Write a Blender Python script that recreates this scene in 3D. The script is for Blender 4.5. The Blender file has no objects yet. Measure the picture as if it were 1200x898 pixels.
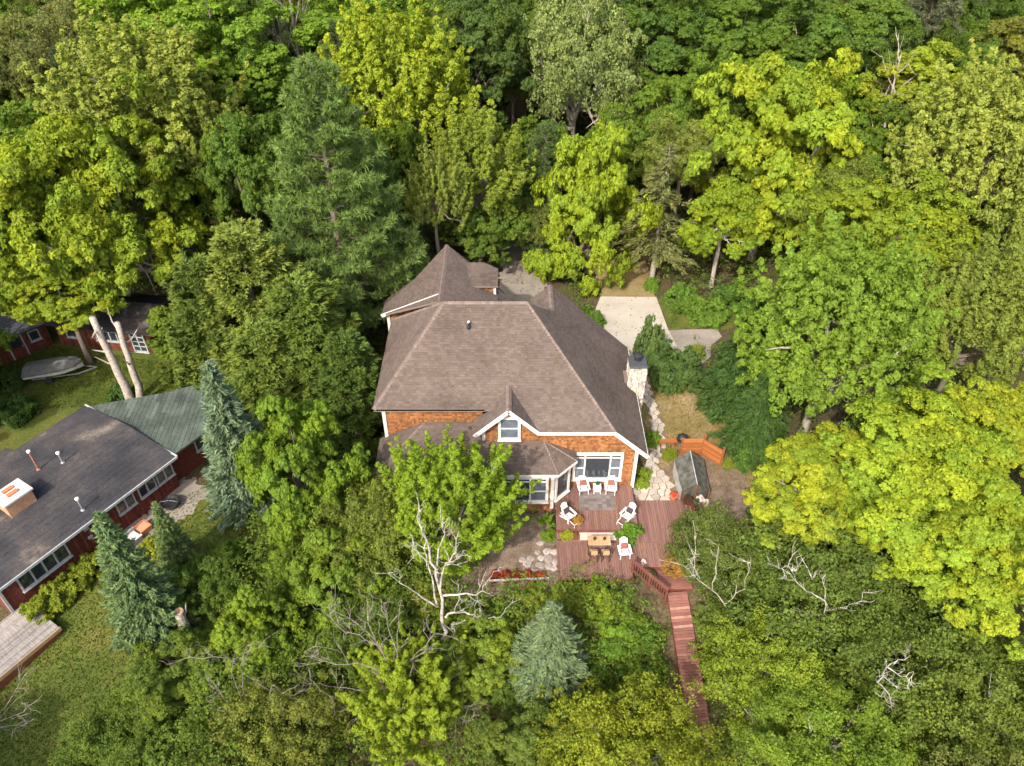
import bpy, bmesh, math, random
import numpy as np
from mathutils import Vector, Matrix

# ------------------------------------------------------------------ camera, sky, sun, exposure
SC = bpy.context.scene
F, PITCH, H = 900.0, math.radians(40), 36.5          # focal length (in 1/1200 of the frame), pitch, drone height
cam_d = bpy.data.cameras.new("camera"); cam = bpy.data.objects.new("camera", cam_d)
SC.collection.objects.link(cam); SC.camera = cam
cam.location = (0, 0, H); cam.rotation_euler = (math.pi/2 - PITCH, 0, 0)
cam_d.sensor_width = 36; cam_d.lens = 36*F/1200; cam_d.clip_end = 3000; cam_d.clip_start = .5

SUN_EL, SUN_AZ = math.radians(43), math.radians(25)   # azimuth: degrees to the left of straight behind the camera
sx, sy, sz = -math.sin(SUN_AZ)*math.cos(SUN_EL), -math.cos(SUN_AZ)*math.cos(SUN_EL), math.sin(SUN_EL)
W = bpy.data.worlds.new("World"); SC.world = W; W.use_nodes = True
wn = W.node_tree.nodes; bg = wn["Background"]
sky = wn.new("ShaderNodeTexSky"); sky.sky_type = 'NISHITA'; sky.sun_disc = False
sky.sun_elevation = SUN_EL; sky.sun_rotation = math.atan2(sx, sy); sky.air_density = 1.0; sky.dust_density = 5.0
W.node_tree.links.new(sky.outputs[0], bg.inputs[0]); bg.inputs[1].default_value = 0.15
sun_d = bpy.data.lights.new("sun", 'SUN'); sun = bpy.data.objects.new("sun", sun_d); SC.collection.objects.link(sun)
sun_d.energy = 2.15; sun_d.angle = math.radians(1.2); sun_d.color = (1, .94, .85)
sun.rotation_euler = Vector((sx, sy, sz)).to_track_quat('Z', 'Y').to_euler(); sun.location = (0, 0, 80)
SC.view_settings.view_transform = 'Standard'; SC.view_settings.look = 'None'
SC.view_settings.exposure = 1.42; SC.view_settings.gamma = 1
SC.render.engine = 'CYCLES'
cy = SC.cycles; cy.max_bounces = 7; cy.diffuse_bounces = 5; cy.glossy_bounces = 2; cy.transmission_bounces = 5; cy.transparent_max_bounces = 4
cy.use_denoising = True; cy.caustics_reflective = False; cy.caustics_refractive = False
cy.use_adaptive_sampling = True; cy.adaptive_threshold = .02

# ------------------------------------------------------------------ helpers
COL = SC.collection
_c, _s = math.cos(PITCH), math.sin(PITCH)
def ray(px, py):
    x, y = (px-600)/F, -(py-449)/F
    return np.array([x, _c+y*_s, -_s+y*_c])
def at(px, py, z):                       # the world point of height z seen at that place of the photograph
    r = ray(px, py); t = (z-H)/r[2]
    return np.array([0, 0, H])+r*t
def ppm(p):                              # photo pixels per metre at a point
    return F/(p[1]*_c-(p[2]-H)*_s)
def sstep(a, b, v): t = min(1, max(0, (v-a)/(b-a))); return t*t*(3-2*t)
def g(x, y):                             # height of the ground
    k = .10+.62*sstep(-15, -6, x)
    d = 25.5-y
    sp = math.log1p(math.exp(d*1.2))/1.2 if d < 20 else d
    z = -k*sp
    z = max(z, -7.0)
    if y > 70: z += .035*(y-70)
    z += .12*math.sin(x*.35+1)*math.sin(y*.31)*sstep(60, 80, y)
    return z

def tag(o, label=None, cat=None, group=None, kind=None):
    if label: o["label"] = label
    if cat: o["category"] = cat
    if group: o["group"] = group
    if kind: o["kind"] = kind
    return o
def empty(name, loc, rz=0, label=None, cat=None, group=None):
    o = bpy.data.objects.new(name, None); COL.objects.link(o); o.location = loc; o.rotation_euler = (0, 0, rz)
    o.empty_display_size = .3
    return tag(o, label, cat, group)
_want = {}
def link(name, me, m=None, parent=None, loc=None, rot=None):
    o = bpy.data.objects.new(name, me); COL.objects.link(o)
    if m is not None and not me.materials: me.materials.append(m)
    if m is None and me.name in _want and me.materials[0] != _want[me.name]:
        o.material_slots[0].link = 'OBJECT'; o.material_slots[0].material = _want[me.name]
    if parent is not None: o.parent = parent
    if loc is not None: o.location = loc
    if rot is not None: o.rotation_euler = rot
    return o

class MB:
    "collects plain shapes into one mesh"
    def __init__(s): s.v = []; s.f = []; s.t = []
    def poly(s, pts, tint=.5):
        n = len(s.v); s.v += [tuple(map(float, p)) for p in pts]; s.f.append(tuple(range(n, n+len(pts)))); s.t.append(tint); return s
    def box(s, lo, hi, M=None, tint=.5, ch=0):
        x0, y0, z0 = lo; x1, y1, z1 = hi
        P = [(x0,y0,z0),(x1,y0,z0),(x1,y1,z0),(x0,y1,z0),(x0,y0,z1),(x1,y0,z1),(x1,y1,z1),(x0,y1,z1)]
        if ch:
            P = P[:4]+[(x0,y0,z1-ch),(x1,y0,z1-ch),(x1,y1,z1-ch),(x0,y1,z1-ch),(x0+ch,y0+ch,z1),(x1-ch,y0+ch,z1),(x1-ch,y1-ch,z1),(x0+ch,y1-ch,z1)]
        if M is not None: P = [tuple(M @ Vector(p)) for p in P]
        n = len(s.v); s.v += P
        q = [(0,3,2,1),(0,1,5,4),(1,2,6,5),(2,3,7,6),(3,0,4,7)]
        q += [(4,5,9,8),(5,6,10,9),(6,7,11,10),(7,4,8,11),(8,9,10,11)] if ch else [(4,5,6,7)]
        for f in q: s.f.append(tuple(n+i for i in f)); s.t.append(tint)
        return s
    def beam(s, a, b, w, h, up=(0,0,1), tint=.5):
        a, b = Vector(a), Vector(b); d = b-a; L = d.length
        if L < 1e-6: return s
        x = d/L; u = Vector(up); y = u.cross(x)
        if y.length < 1e-4: y = Vector((0,1,0)).cross(x)
        y.normalize(); z = x.cross(y)
        M = Matrix(((x.x,y.x,z.x,a.x),(x.y,y.y,z.y,a.y),(x.z,y.z,z.z,a.z),(0,0,0,1)))
        return s.box((0,-w/2,-h/2), (L,w/2,h/2), M, tint)
    def tube(s, pts, rad, k=6, tint=.5, cap=True):
        pts = [Vector(p) for p in pts]; n0 = len(s.v); pu = None
        for i, p in enumerate(pts):
            d = (pts[min(i+1, len(pts)-1)]-pts[max(i-1, 0)])
            d = d.normalized() if d.length > 1e-9 else Vector((0,0,1))
            u = (pu - d*pu.dot(d)) if pu is not None else d.orthogonal()
            u = u.normalized() if u.length > 1e-6 else d.orthogonal().normalized()
            pu = u; w = d.cross(u); r = rad[i] if hasattr(rad, '__len__') else rad
            for j in range(k):
                a = 2*math.pi*j/k; s.v.append(tuple(p+(u*math.cos(a)+w*math.sin(a))*r))
        for i in range(len(pts)-1):
            for j in range(k):
                a, b = n0+i*k+j, n0+i*k+(j+1) % k
                s.f.append((a, b, b+k, a+k)); s.t.append(tint)
        if cap:
            s.f.append(tuple(n0+j for j in range(k))[::-1]); s.t.append(tint)
            s.f.append(tuple(n0+(len(pts)-1)*k+j for j in range(k))); s.t.append(tint)
        return s
    def lathe(s, prof, c=(0,0,0), k=14, tint=.5):
        n0 = len(s.v)
        for r, z in prof:
            for j in range(k):
                a = 2*math.pi*j/k; s.v.append((c[0]+r*math.cos(a), c[1]+r*math.sin(a), c[2]+z))
        for i in range(len(prof)-1):
            for j in range(k):
                a, b = n0+i*k+j, n0+i*k+(j+1) % k
                s.f.append((a, b, b+k, a+k)); s.t.append(tint)
        s.f.append(tuple(n0+j for j in range(k))[::-1]); s.t.append(tint)
        s.f.append(tuple(n0+(len(prof)-1)*k+j for j in range(k))); s.t.append(tint)
        return s
    def mesh(s, name, smooth=False):
        me = bpy.data.meshes.new(name); me.from_pydata(s.v, [], s.f)
        a = me.attributes.new("tint", 'FLOAT', 'FACE'); a.data.foreach_set("value", np.array(s.t, dtype=np.float32))
        if smooth: me.polygons.foreach_set("use_smooth", [True]*len(me.polygons))
        me.update(); return me
    def build(s, name, m, parent=None, loc=None, rot=None, smooth=False):
        return link(name, s.mesh(name, smooth), m, parent, loc, rot)

def copy_tree(o, parent=None):
    c = o.copy(); COL.objects.link(c)
    if parent is not None: c.parent = parent
    for ch in list(o.children): copy_tree(ch, c)
    return c
def slab(mb, pts, th, tint=.5):          # a polygon with thickness under it
    n = (Vector(pts[1])-Vector(pts[0])).cross(Vector(pts[2])-Vector(pts[0])).normalized()
    if n.z < 0: pts = pts[::-1]
    n = Vector((0,0,1))
    low = [tuple(Vector(p)-n*th) for p in pts]
    mb.poly(pts, tint); mb.poly(low[::-1], tint)
    for i in range(len(pts)):
        j = (i+1) % len(pts); mb.poly([pts[i], low[i], low[j], pts[j]], tint)

# ------------------------------------------------------------------ materials
def mat(name):
    m = bpy.data.materials.new(name); m.use_nodes = True
    return m, m.node_tree.nodes, m.node_tree.links, m.node_tree.nodes["Principled BSDF"]
def simple(name, col, rough=.6, noise=0, scale=6, bump=0, spec=.3, tint=0, stretch=None, metal=0, noise2=0, scale2=.5):
    m, n, l, b = mat(name)
    b.inputs["Roughness"].default_value = rough; b.inputs["Specular IOR Level"].default_value = spec; b.inputs["Metallic"].default_value = metal
    b.inputs["Base Color"].default_value = (*col, 1)
    val = None
    def mul(x, y):
        if x is None: return y
        q = n.new("ShaderNodeMath"); q.operation = 'MULTIPLY'; l.new(x, q.inputs[0]); l.new(y, q.inputs[1]); return q.outputs[0]
    tc = n.new("ShaderNodeTexCoord"); mp = n.new("ShaderNodeMapping"); l.new(tc.outputs["Object"], mp.inputs[0])
    if stretch: mp.inputs["Scale"].default_value = stretch
    for amt, s_ in ((noise, scale), (noise2, scale2)):
        if amt:
            t = n.new("ShaderNodeTexNoise"); t.inputs["Scale"].default_value = s_; t.inputs["Detail"].default_value = 5; l.new(mp.outputs[0], t.inputs[0])
            r = n.new("ShaderNodeMapRange"); r.inputs[1].default_value = .3; r.inputs[2].default_value = .7
            r.inputs[3].default_value = 1-amt; r.inputs[4].default_value = 1+amt; l.new(t.outputs["Fac"], r.inputs[0]); val = mul(val, r.outputs[0])
            if bump and amt == noise:
                bp = n.new("ShaderNodeBump"); bp.inputs["Strength"].default_value = bump; bp.inputs["Distance"].default_value = .02
                l.new(t.outputs["Fac"], bp.inputs["Height"]); l.new(bp.outputs[0], b.inputs["Normal"])
    if tint:
        a = n.new("ShaderNodeAttribute"); a.attribute_name = "tint"
        r = n.new("ShaderNodeMapRange"); r.inputs[3].default_value = 1-tint; r.inputs[4].default_value = 1+tint
        l.new(a.outputs["Fac"], r.inputs[0]); val = mul(val, r.outputs[0])
    if val is not None:
        h = n.new("ShaderNodeHueSaturation"); h.inputs["Color"].default_value = (*col, 1); l.new(val, h.inputs["Value"]); l.new(h.outputs[0], b.inputs["Base Color"])
    return m
def mix_noise(name, stops, scale, rough=.9, detail=8, bump=0, scale_b=30, fine=.25):
    "ground-like: a colour ramp over a large noise, times a fine noise"
    m, n, l, b = mat(name); b.inputs["Roughness"].default_value = rough; b.inputs["Specular IOR Level"].default_value = .15
    tc = n.new("ShaderNodeTexCoord")
    t = n.new("ShaderNodeTexNoise"); t.inputs["Scale"].default_value = scale; t.inputs["Detail"].default_value = detail; t.inputs["Roughness"].default_value = .65
    l.new(tc.outputs["Object"], t.inputs[0])
    r = n.new("ShaderNodeValToRGB"); l.new(t.outputs["Fac"], r.inputs[0])
    e = r.color_ramp.elements
    while len(e) < len(stops): e.new(.5)
    for k, (p, c) in enumerate(stops): e[k].position = p; e[k].color = (*c, 1)
    t2 = n.new("ShaderNodeTexNoise"); t2.inputs["Scale"].default_value = scale_b; t2.inputs["Detail"].default_value = 4; l.new(tc.outputs["Object"], t2.inputs[0])
    q = n.new("ShaderNodeMapRange"); q.inputs[1].default_value = .3; q.inputs[2].default_value = .7; q.inputs[3].default_value = 1-fine; q.inputs[4].default_value = 1+fine
    l.new(t2.outputs["Fac"], q.inputs[0])
    h = n.new("ShaderNodeHueSaturation"); l.new(r.outputs[0], h.inputs["Color"]); l.new(q.outputs[0], h.inputs["Value"]); l.new(h.outputs[0], b.inputs["Base Color"])
    if bump:
        bp = n.new("ShaderNodeBump"); bp.inputs["Strength"].default_value = bump; bp.inputs["Distance"].default_value = .05
        l.new(t2.outputs["Fac"], bp.inputs["Height"]); l.new(bp.outputs[0], b.inputs["Normal"])
    return m
def foliage(name, trans=.42, rough=.6, spec=.07, warm=(1.20, 1.08, .75)):
    "leaves: the tree's own colour, varied from leaf to leaf and clump to clump, partly see-through to light"
    m, n, l, b = mat(name); out = n["Material Output"]
    oi = n.new("ShaderNodeObjectInfo")
    a = n.new("ShaderNodeAttribute"); a.attribute_name = "tint"; w = n.new("ShaderNodeAttribute"); w.attribute_name = "warm"
    mx = n.new("ShaderNodeMix"); mx.data_type = 'RGBA'; mx.blend_type = 'MULTIPLY'; l.new(w.outputs["Fac"], mx.inputs[0])
    l.new(oi.outputs["Color"], mx.inputs[6]); mx.inputs[7].default_value = (*warm, 1)
    r = n.new("ShaderNodeMapRange"); r.inputs[3].default_value = .62; r.inputs[4].default_value = 1.38; l.new(a.outputs["Fac"], r.inputs[0])
    h = n.new("ShaderNodeHueSaturation"); l.new(mx.outputs[2], h.inputs["Color"]); l.new(r.outputs[0], h.inputs["Value"])
    l.new(h.outputs[0], b.inputs["Base Color"]); b.inputs["Roughness"].default_value = rough; b.inputs["Specular IOR Level"].default_value = spec
    t = n.new("ShaderNodeBsdfTranslucent"); hs = n.new("ShaderNodeHueSaturation"); hs.inputs["Value"].default_value = 1.15; hs.inputs["Saturation"].default_value = 1.1; l.new(h.outputs[0], hs.inputs["Color"]); l.new(hs.outputs[0], t.inputs[0])
    s_ = n.new("ShaderNodeMixShader"); s_.inputs[0].default_value = trans; l.new(b.outputs[0], s_.inputs[1]); l.new(t.outputs[0], s_.inputs[2]); l.new(s_.outputs[0], out.inputs[0])
    return m
M = {}
M['leaf'] = foliage("broad_leaves"); M['turning'] = foliage("turning_leaves", warm=(1.42, 1.16, .8)); M['needle'] = foliage("needles", .25, .6, .07, (1.25, 1.1, .75)); M['flower'] = foliage("petals", .25, .6, .2, (1.3, .9, .9))
M['bark'] = simple("bark", (.16, .13, .105), .9, .35, 9, .5, .1)
M['pale_bark'] = simple("pale_bark", (.30, .265, .22), .9, .35, 7, .4, .1)
M['birch_bark'] = simple("birch_bark", (.31, .285, .25), .9, .45, 4, .3, .1, noise2=.3, scale2=1.3)
M['dead_wood'] = simple("dead_wood", (.19, .165, .14), .9, .4, 6, .2, .1)
M['floor'] = mix_noise("forest_floor", [(.3, (.035, .03, .016)), (.5, (.075, .055, .03)), (.62, (.05, .055, .018)), (.75, (.10, .075, .045))], .35, bump=.6, scale_b=7, fine=.5)
M['lawn'] = mix_noise("lawn_grass", [(.3, (.036, .055, .010)), (.46, (.064, .083, .014)), (.6, (.095, .100, .020)), (.75, (.135, .110, .036))], .30, bump=.5, scale_b=14, fine=.4)
M['dry'] = mix_noise("dry_grass", [(.3, (.105, .098, .028)), (.45, (.17, .13, .052)), (.6, (.22, .165, .085)), (.75, (.27, .21, .13))], .45, bump=.5, scale_b=12, fine=.35)
M['gravel'] = mix_noise("gravel", [(.3, (.17, .15, .125)), (.6, (.25, .215, .18)), (.75, (.14, .12, .095))], .5, bump=.5, scale_b=22, fine=.35)
M['concrete'] = mix_noise("concrete", [(.3, (.27, .24, .195)), (.5, (.345, .31, .255)), (.72, (.385, .35, .295))], .35, rough=.85, bump=.1, scale_b=25, fine=.08)
M['soil'] = mix_noise("garden_soil", [(.3, (.09, .065, .045)), (.6, (.17, .125, .09)), (.75, (.24, .18, .14))], 1.5, bump=.5, scale_b=16, fine=.4)
M['shingle'] = simple("roof_shingles", (.098, .076, .063), .95, .14, 16, .2, .08, tint=.16, noise2=.17, scale2=.42)
M['roof_under'] = simple("roof_deck", (.15, .12, .10), .9)
M['cap'] = simple("ridge_cap_shingles", (.148, .113, .094), .92, .2, 20, .1, .12, tint=.15)
M['cedar'] = simple("cedar_shingles", (.205, .088, .034), .75, .25, 14, .2, .2, tint=.42, noise2=.2, scale2=.8)
M['cedar_base'] = simple("cedar_wall", (.19, .08, .03), .8, .2, 10)
M['white'] = simple("white_trim", (.58, .555, .51), .5, .05, 4)
M['white_paint'] = simple("white_furniture_paint", (.58, .56, .53), .45, .05, 6)
M['glass'] = simple("window_glass", (.025, .032, .04), .06, spec=.9)
M['sash_glass'] = simple("sash_glass_with_blind", (.10, .12, .145), .12, .2, 2, spec=.8); M['curtain'] = simple("window_blind", (.36, .38, .42), .3, .1, 3, spec=.6)
M['deck'] = simple("stained_deck_boards", (.165, .088, .069), .62, .14, 5, .15, .3, tint=.17, stretch=(6, .5, 1), noise2=.16, scale2=1.1)
M['deck_dark'] = simple("stained_deck_trim", (.135, .046, .034), .65, .2, 5, .1, .25)
M['stair'] = simple("red_stair_planks", (.150, .064, .048), .7, .25, 5, .2, .25, tint=.22, stretch=(.6, 6, 1))
M['stair_worn'] = simple("worn_stair_edges", (.27, .145, .11), .8, .3, 5, .2, .2)
M['stone'] = simple("pale_flagstone", (.34, .295, .24), .85, .2, 6, .3, .2, tint=.22)
M['chim_stone'] = simple("white_chimney_stone", (.45, .39, .32), .85, .25, 14, .3, .2, tint=.38)
M['mortar'] = simple("mortar", (.16, .13, .105), .95, .2, 10)
M['black'] = simple("black_metal", (.022, .022, .024), .4, .2, 5, spec=.5)
M['bin'] = simple("black_plastic", (.018, .019, .02), .5, .2, 5)
M['capslab'] = simple("dark_cap_slab", (.05, .052, .058), .6, .3, 8)
M['rug'] = simple("grey_outdoor_rug", (.135, .115, .105), .95, .25, 40, tint=.3)
M['doormat'] = simple("brown_doormat", (.10, .055, .035), .95, .2, 40)
M['mat'] = simple("cream_step_mat", (.47, .39, .325), .85, .12, 12, tint=.1)
M['redcloth'] = simple("red_patterned_cushion", (.20, .065, .055), .9, .5, 18)
M['darkcloth'] = simple("dark_cushion", (.045, .03, .035), .9, .3, 12)
M['oak'] = simple("light_teak", (.36, .23, .12), .6, .15, 5, .05, .3, tint=.12, stretch=(.5, 6, 1))
M['brownmetal'] = simple("bronze_frame", (.055, .04, .03), .5)
M['terracotta'] = simple("terracotta", (.40, .13, .06), .8, .15, 8)
M['bluepot'] = simple("blue_grey_glaze", (.16, .21, .26), .35, .15, 8, spec=.5)
M['tarp'] = simple("grey_green_canvas", (.074, .074, .060), .85, .5, 3, .15, .2, noise2=.2, scale2=.9)
M['paletarp'] = simple("pale_grey_panel", (.38, .37, .34), .8, .25, 3)
M['fence'] = simple("cedar_fence_boards", (.28, .098, .030), .7, .25, 6, .15, .25, tint=.25, stretch=(.6, 1, 6))
M['postwood'] = simple("fence_post_wood", (.20, .065, .028), .75, .25, 6)
M['nb_roof'] = mix_noise("old_dark_roofing", [(.36, (.026, .026, .029)), (.50, (.040, .038, .040)), (.60, (.062, .054, .050)), (.70, (.15, .125, .102))], .30, rough=.95, bump=.25, scale_b=9, fine=.25)
M['nb_green'] = simple("green_grey_roofing", (.062, .076, .062), .95, .25, 8, .1, .1, tint=.25, stretch=(1, 1, 1), noise2=.25, scale2=.7)
M['nb_wall'] = simple("red_brown_board_wall", (.125, .032, .022), .75, .3, 5, .1, .2, tint=.3)
M['barn'] = simple("barn_red_boards", (.115, .036, .024), .8, .35, 5, .1, .15, tint=.3)
M['trim_grey'] = simple("grey_white_trim", (.33, .34, .34), .6, .15, 6)
M['galv'] = simple("galvanised_metal", (.38, .39, .40), .4, .15, 8, metal=.6)
M['rustpipe'] = simple("rusty_pipe", (.24, .11, .07), .8, .3, 8)
M['brick'] = simple("tan_brick", (.40, .225, .13), .85, .15, 20, .1, .15, tint=.2)
M['cap_white'] = simple("white_chimney_cap", (.52, .48, .42), .8, .12, 6)
M['greydeck'] = simple("weathered_grey_planks", (.225, .20, .18), .85, .3, 5, .15, .15, tint=.25, stretch=(5, .5, 1))
M['boat'] = simple("pale_boat_hull", (.40, .42, .34), .45, .15, 4)
M['boatcover'] = simple("grey_boat_cover", (.11, .108, .10), .85, .25, 4, .1)
M['rubber'] = simple("rubber", (.02, .02, .02), .8)
M['pipe_white'] = simple("white_pipe", (.72, .70, .66), .5)
M['rock'] = simple("field_stone", (.30, .255, .22), .9, .25, 5, .3, .15, tint=.3)

# ------------------------------------------------------------------ leaves: meshes of many small faces (numpy)
def unit(a): return a/np.maximum(np.linalg.norm(a, axis=-1, keepdims=True), 1e-9)
def rdir(rng, n, zlo=-1.): 
    z = rng.uniform(zlo, 1, n); t = rng.uniform(0, 2*np.pi, n); r = np.sqrt(np.maximum(0, 1-z*z))
    return np.stack([r*np.cos(t), r*np.sin(t), z], -1)
def frames(rng, nrm):
    r = rng.normal(size=nrm.shape); u = unit(np.cross(nrm, r)); v = np.cross(nrm, u); return u, v
def leaf_mesh(name, C, U, V, tint, warm):
    n = len(C)
    P = np.empty((n, 3, 3), np.float32); P[:, 0] = C-U*.9-V; P[:, 1] = C+U*1.2; P[:, 2] = C-U*.9+V
    me = bpy.data.meshes.new(name)
    me.vertices.add(n*3); me.vertices.foreach_set("co", P.ravel())
    me.loops.add(n*3); me.loops.foreach_set("vertex_index", np.arange(n*3, dtype=np.int32))
    me.polygons.add(n); me.polygons.foreach_set("loop_start", np.arange(0, n*3, 3, dtype=np.int32)); me.polygons.foreach_set("loop_total", np.full(n, 3, np.int32))
    for nm, d in (("tint", tint), ("warm", warm)):
        a = me.attributes.new(nm, 'FLOAT', 'FACE'); a.data.foreach_set("value", np.clip(d, 0, 1).astype(np.float32))
    me.update(calc_edges=True); return me
def tufts(rng, T, Td, rt, nl, leaf, jit=.55, up=.5, flat=.75, ct=None, cw=None):
    "leaves on the outer side of every tuft T (centres), opening towards Td"
    n = len(T)*nl; idx = np.repeat(np.arange(len(T)), nl)
    e = unit(rdir(rng, n)+Td[idx]*.75)
    rr = (rt[idx] if hasattr(rt, '__len__') else rt)
    P = T[idx]+e*np.array([1, 1, flat])*(rr*rng.uniform(.55, 1.05, n))[:, None]
    nr = unit(e+np.array([0, 0, up])+rng.normal(size=(n, 3))*jit)
    u, v = frames(rng, nr); s = leaf*rng.uniform(.65, 1.3, n)[:, None]
    ti = .5+rng.normal(size=n)*.17+(ct[idx] if ct is not None else 0)
    wa = np.clip((cw[idx] if cw is not None else .2)+rng.normal(size=n)*.18, 0, 1)
    return P, u*s, v*s*.95, ti, wa
def limbs(rng, ends, k=5, base=(0, 0, -3.0), r0=.13, sub=2, wob=.25):
    mb = MB(); b = np.array(base, float)
    for e in ends:
        p0 = b+np.array([0, 0, rng.uniform(0, 2.6)]); e = np.array(e); pts = []
        for i in range(k+1):
            t = i/k; q = p0*(1-t)+e*t; q = q+np.array([0, 0, -.25*np.linalg.norm(e-p0)*t*(1-t)])+(rng.normal(size=3)*wob*t*(1-t)*2)
            pts.append(q)
        mb.tube(pts, [r0*(1-.85*i/k)*1.0 for i in range(k+1)], 5)
        for j in range(sub):
            s_ = pts[int(rng.integers(2, k))]; d = unit(rng.normal(size=3)+unit(e-p0)*1.2); L = rng.uniform(.5, 1.3)
            mb.tube([s_, s_+d*L*.5+rng.normal(size=3)*.06, s_+d*L], [r0*.35, r0*.22, r0*.08], 4)
    return mb
def maple_parts(seed, R=4., Rz=3.2, nc=74, nt=18, nl=54, leaf=.066, crad=.215, trad=.36, low=-.75, point=.0, jit=.34, up=.45):
    rng = np.random.default_rng(seed)
    d = rdir(rng, nc*3, low); keep = [0]
    for i in range(1, len(d)):                      # spread clumps over the crown, no two in one place
        if len(keep) >= nc: break
        if np.min(np.linalg.norm(d[keep]-d[i], axis=1)) > 1.25/np.sqrt(nc): keep.append(i)
    d = d[keep]; nc = len(d)
    rad = rng.uniform(.60, .98, nc)
    asym = 1+.16*np.sin(2*np.arctan2(d[:, 1], d[:, 0])+seed)+rng.normal(size=nc)*.06
    C = d*np.array([R, R, Rz])*(rad*asym)[:, None]
    ninn = nc//3; Ci = rdir(rng, ninn, -.7)*np.array([R, R, Rz])*rng.uniform(.15, .55, (ninn, 1))
    C = np.vstack([C, Ci]); D = unit(np.vstack([d, unit(Ci)])+np.array([0, 0, .55])); nc = len(C)
    if point: C[:, :2] *= (1-point*np.clip(C[:, 2:]/Rz, -.35, 1))
    rc = R*crad*rng.uniform(.7, 1.3, nc)*(1-.35*point*np.clip(C[:, 2]/Rz, 0, 1))
    ct = rng.normal(size=nc)*.10; cw = np.clip(rng.normal(size=nc)*.45+.4, 0, 1)
    i = np.repeat(np.arange(nc), nt); e = unit(rdir(rng, nc*nt)+D[i]*.7)
    T = C[i]+e*np.array([1, 1, .62])*(rc[i]*rng.uniform(.35, 1.0, nc*nt))[:, None]
    Td = unit(e*.8+D[i]+np.array([0, 0, .4]))
    L = tufts(rng, T, Td, rc[i]*trad*rng.uniform(.7, 1.25, nc*nt), nl, leaf, jit, up, .6, ct[i]+rng.normal(size=nc*nt)*.06, np.clip(cw[i]+rng.normal(size=nc*nt)*.1, 0, 1))
    lm = limbs(rng, C[rng.choice(nc, 16, replace=False)]*.92, base=(0, 0, -Rz*.85))
    return leaf_mesh("maple_leaves", *L), lm.mesh("limbs")
def ash_parts(seed, R=4., Rz=3.6, nc=175, nt=11, nl=44, leaf=.057, clen=.44, crad=.050, low=-.7, upb=1.5, jit=.5, point=0.):
    "crown of upright, outward pointing leafy shoots"
    rng = np.random.default_rng(seed)
    d = rdir(rng, nc, low); rad = rng.uniform(.35, .85, nc); C = d*np.array([R, R, Rz])*rad[:, None]*(1+.13*np.sin(3*np.arctan2(d[:, 1], d[:, 0])+seed))[:, None]
    if point: C[:, :2] *= (1-point*np.clip(C[:, 2:]/Rz, -.4, 1))
    A = unit(d*.75+np.array([0, 0, upb])+rng.normal(size=(nc, 3))*.15); Ln = R*clen*rng.uniform(.6, 1.35, nc); rc = R*crad*rng.uniform(.8, 1.5, nc)
    ct = rng.normal(size=nc)*.09; cw = rng.uniform(0, .5, nc)
    i = np.repeat(np.arange(nc), nt); u = np.tile(np.linspace(0, 1, nt), nc)+rng.normal(size=nc*nt)*.06
    pr = unit(rng.normal(size=(nc*nt, 3))); pr -= A[i]*np.sum(pr*A[i], -1, keepdims=True); pr = unit(pr)
    T = C[i]+A[i]*(Ln[i]*u)[:, None]+pr*(rc[i]*(1.1-.8*u)*rng.uniform(.2, 1.3, nc*nt))[:, None]
    Td = unit(A[i]*.6+pr*.7+np.array([0, 0, .4]))
    L = tufts(rng, T, Td, rc[i]*(1.25-.7*u), nl, leaf, jit, .45, .9, ct[i], np.clip(cw[i]+.25*u, 0, 1))
    k = rng.choice(nc, 18, replace=False)
    lm = limbs(rng, C[k]+A[k]*(Ln[k]*.6)[:, None], base=(0, 0, -Rz*.85), sub=3)
    return leaf_mesh("ash_leaves", *L), lm.mesh("limbs")
def birch_parts(seed, R=4., Rz=3.4, nc=128, nt=10, nl=50, leaf=.058, bare=False):
    rng = np.random.default_rng(seed)
    d = rdir(rng, nc, -.6); C = d*np.array([R, R, Rz])*(rng.uniform(.25, 1, nc)**.6)[:, None]*(1+.15*np.sin(2*np.arctan2(d[:, 1], d[:, 0])+seed))[:, None]
    rc = R*.145*rng.uniform(.5, 1.4, nc); ct = rng.normal(size=nc)*.13; cw = rng.uniform(0, .6, nc)
    i = np.repeat(np.arange(nc), nt); T = C[i]+rng.normal(size=(nc*nt, 3))*(rc[i]*.62)[:, None]*np.array([1, 1, .8])
    Td = unit(d[i]+np.array([0, 0, .5])+rng.normal(size=(nc*nt, 3))*.4)
    L = tufts(rng, T, Td, rc[i]*.62, nl, leaf, .85, .35, .9, ct[i], cw[i])
    lm = limbs(rng, C[rng.choice(nc, 20, replace=False)], base=(0, 0, -Rz*.9), sub=4, wob=.5, r0=.11)
    return leaf_mesh("birch_leaves", *L), lm.mesh("limbs")
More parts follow.
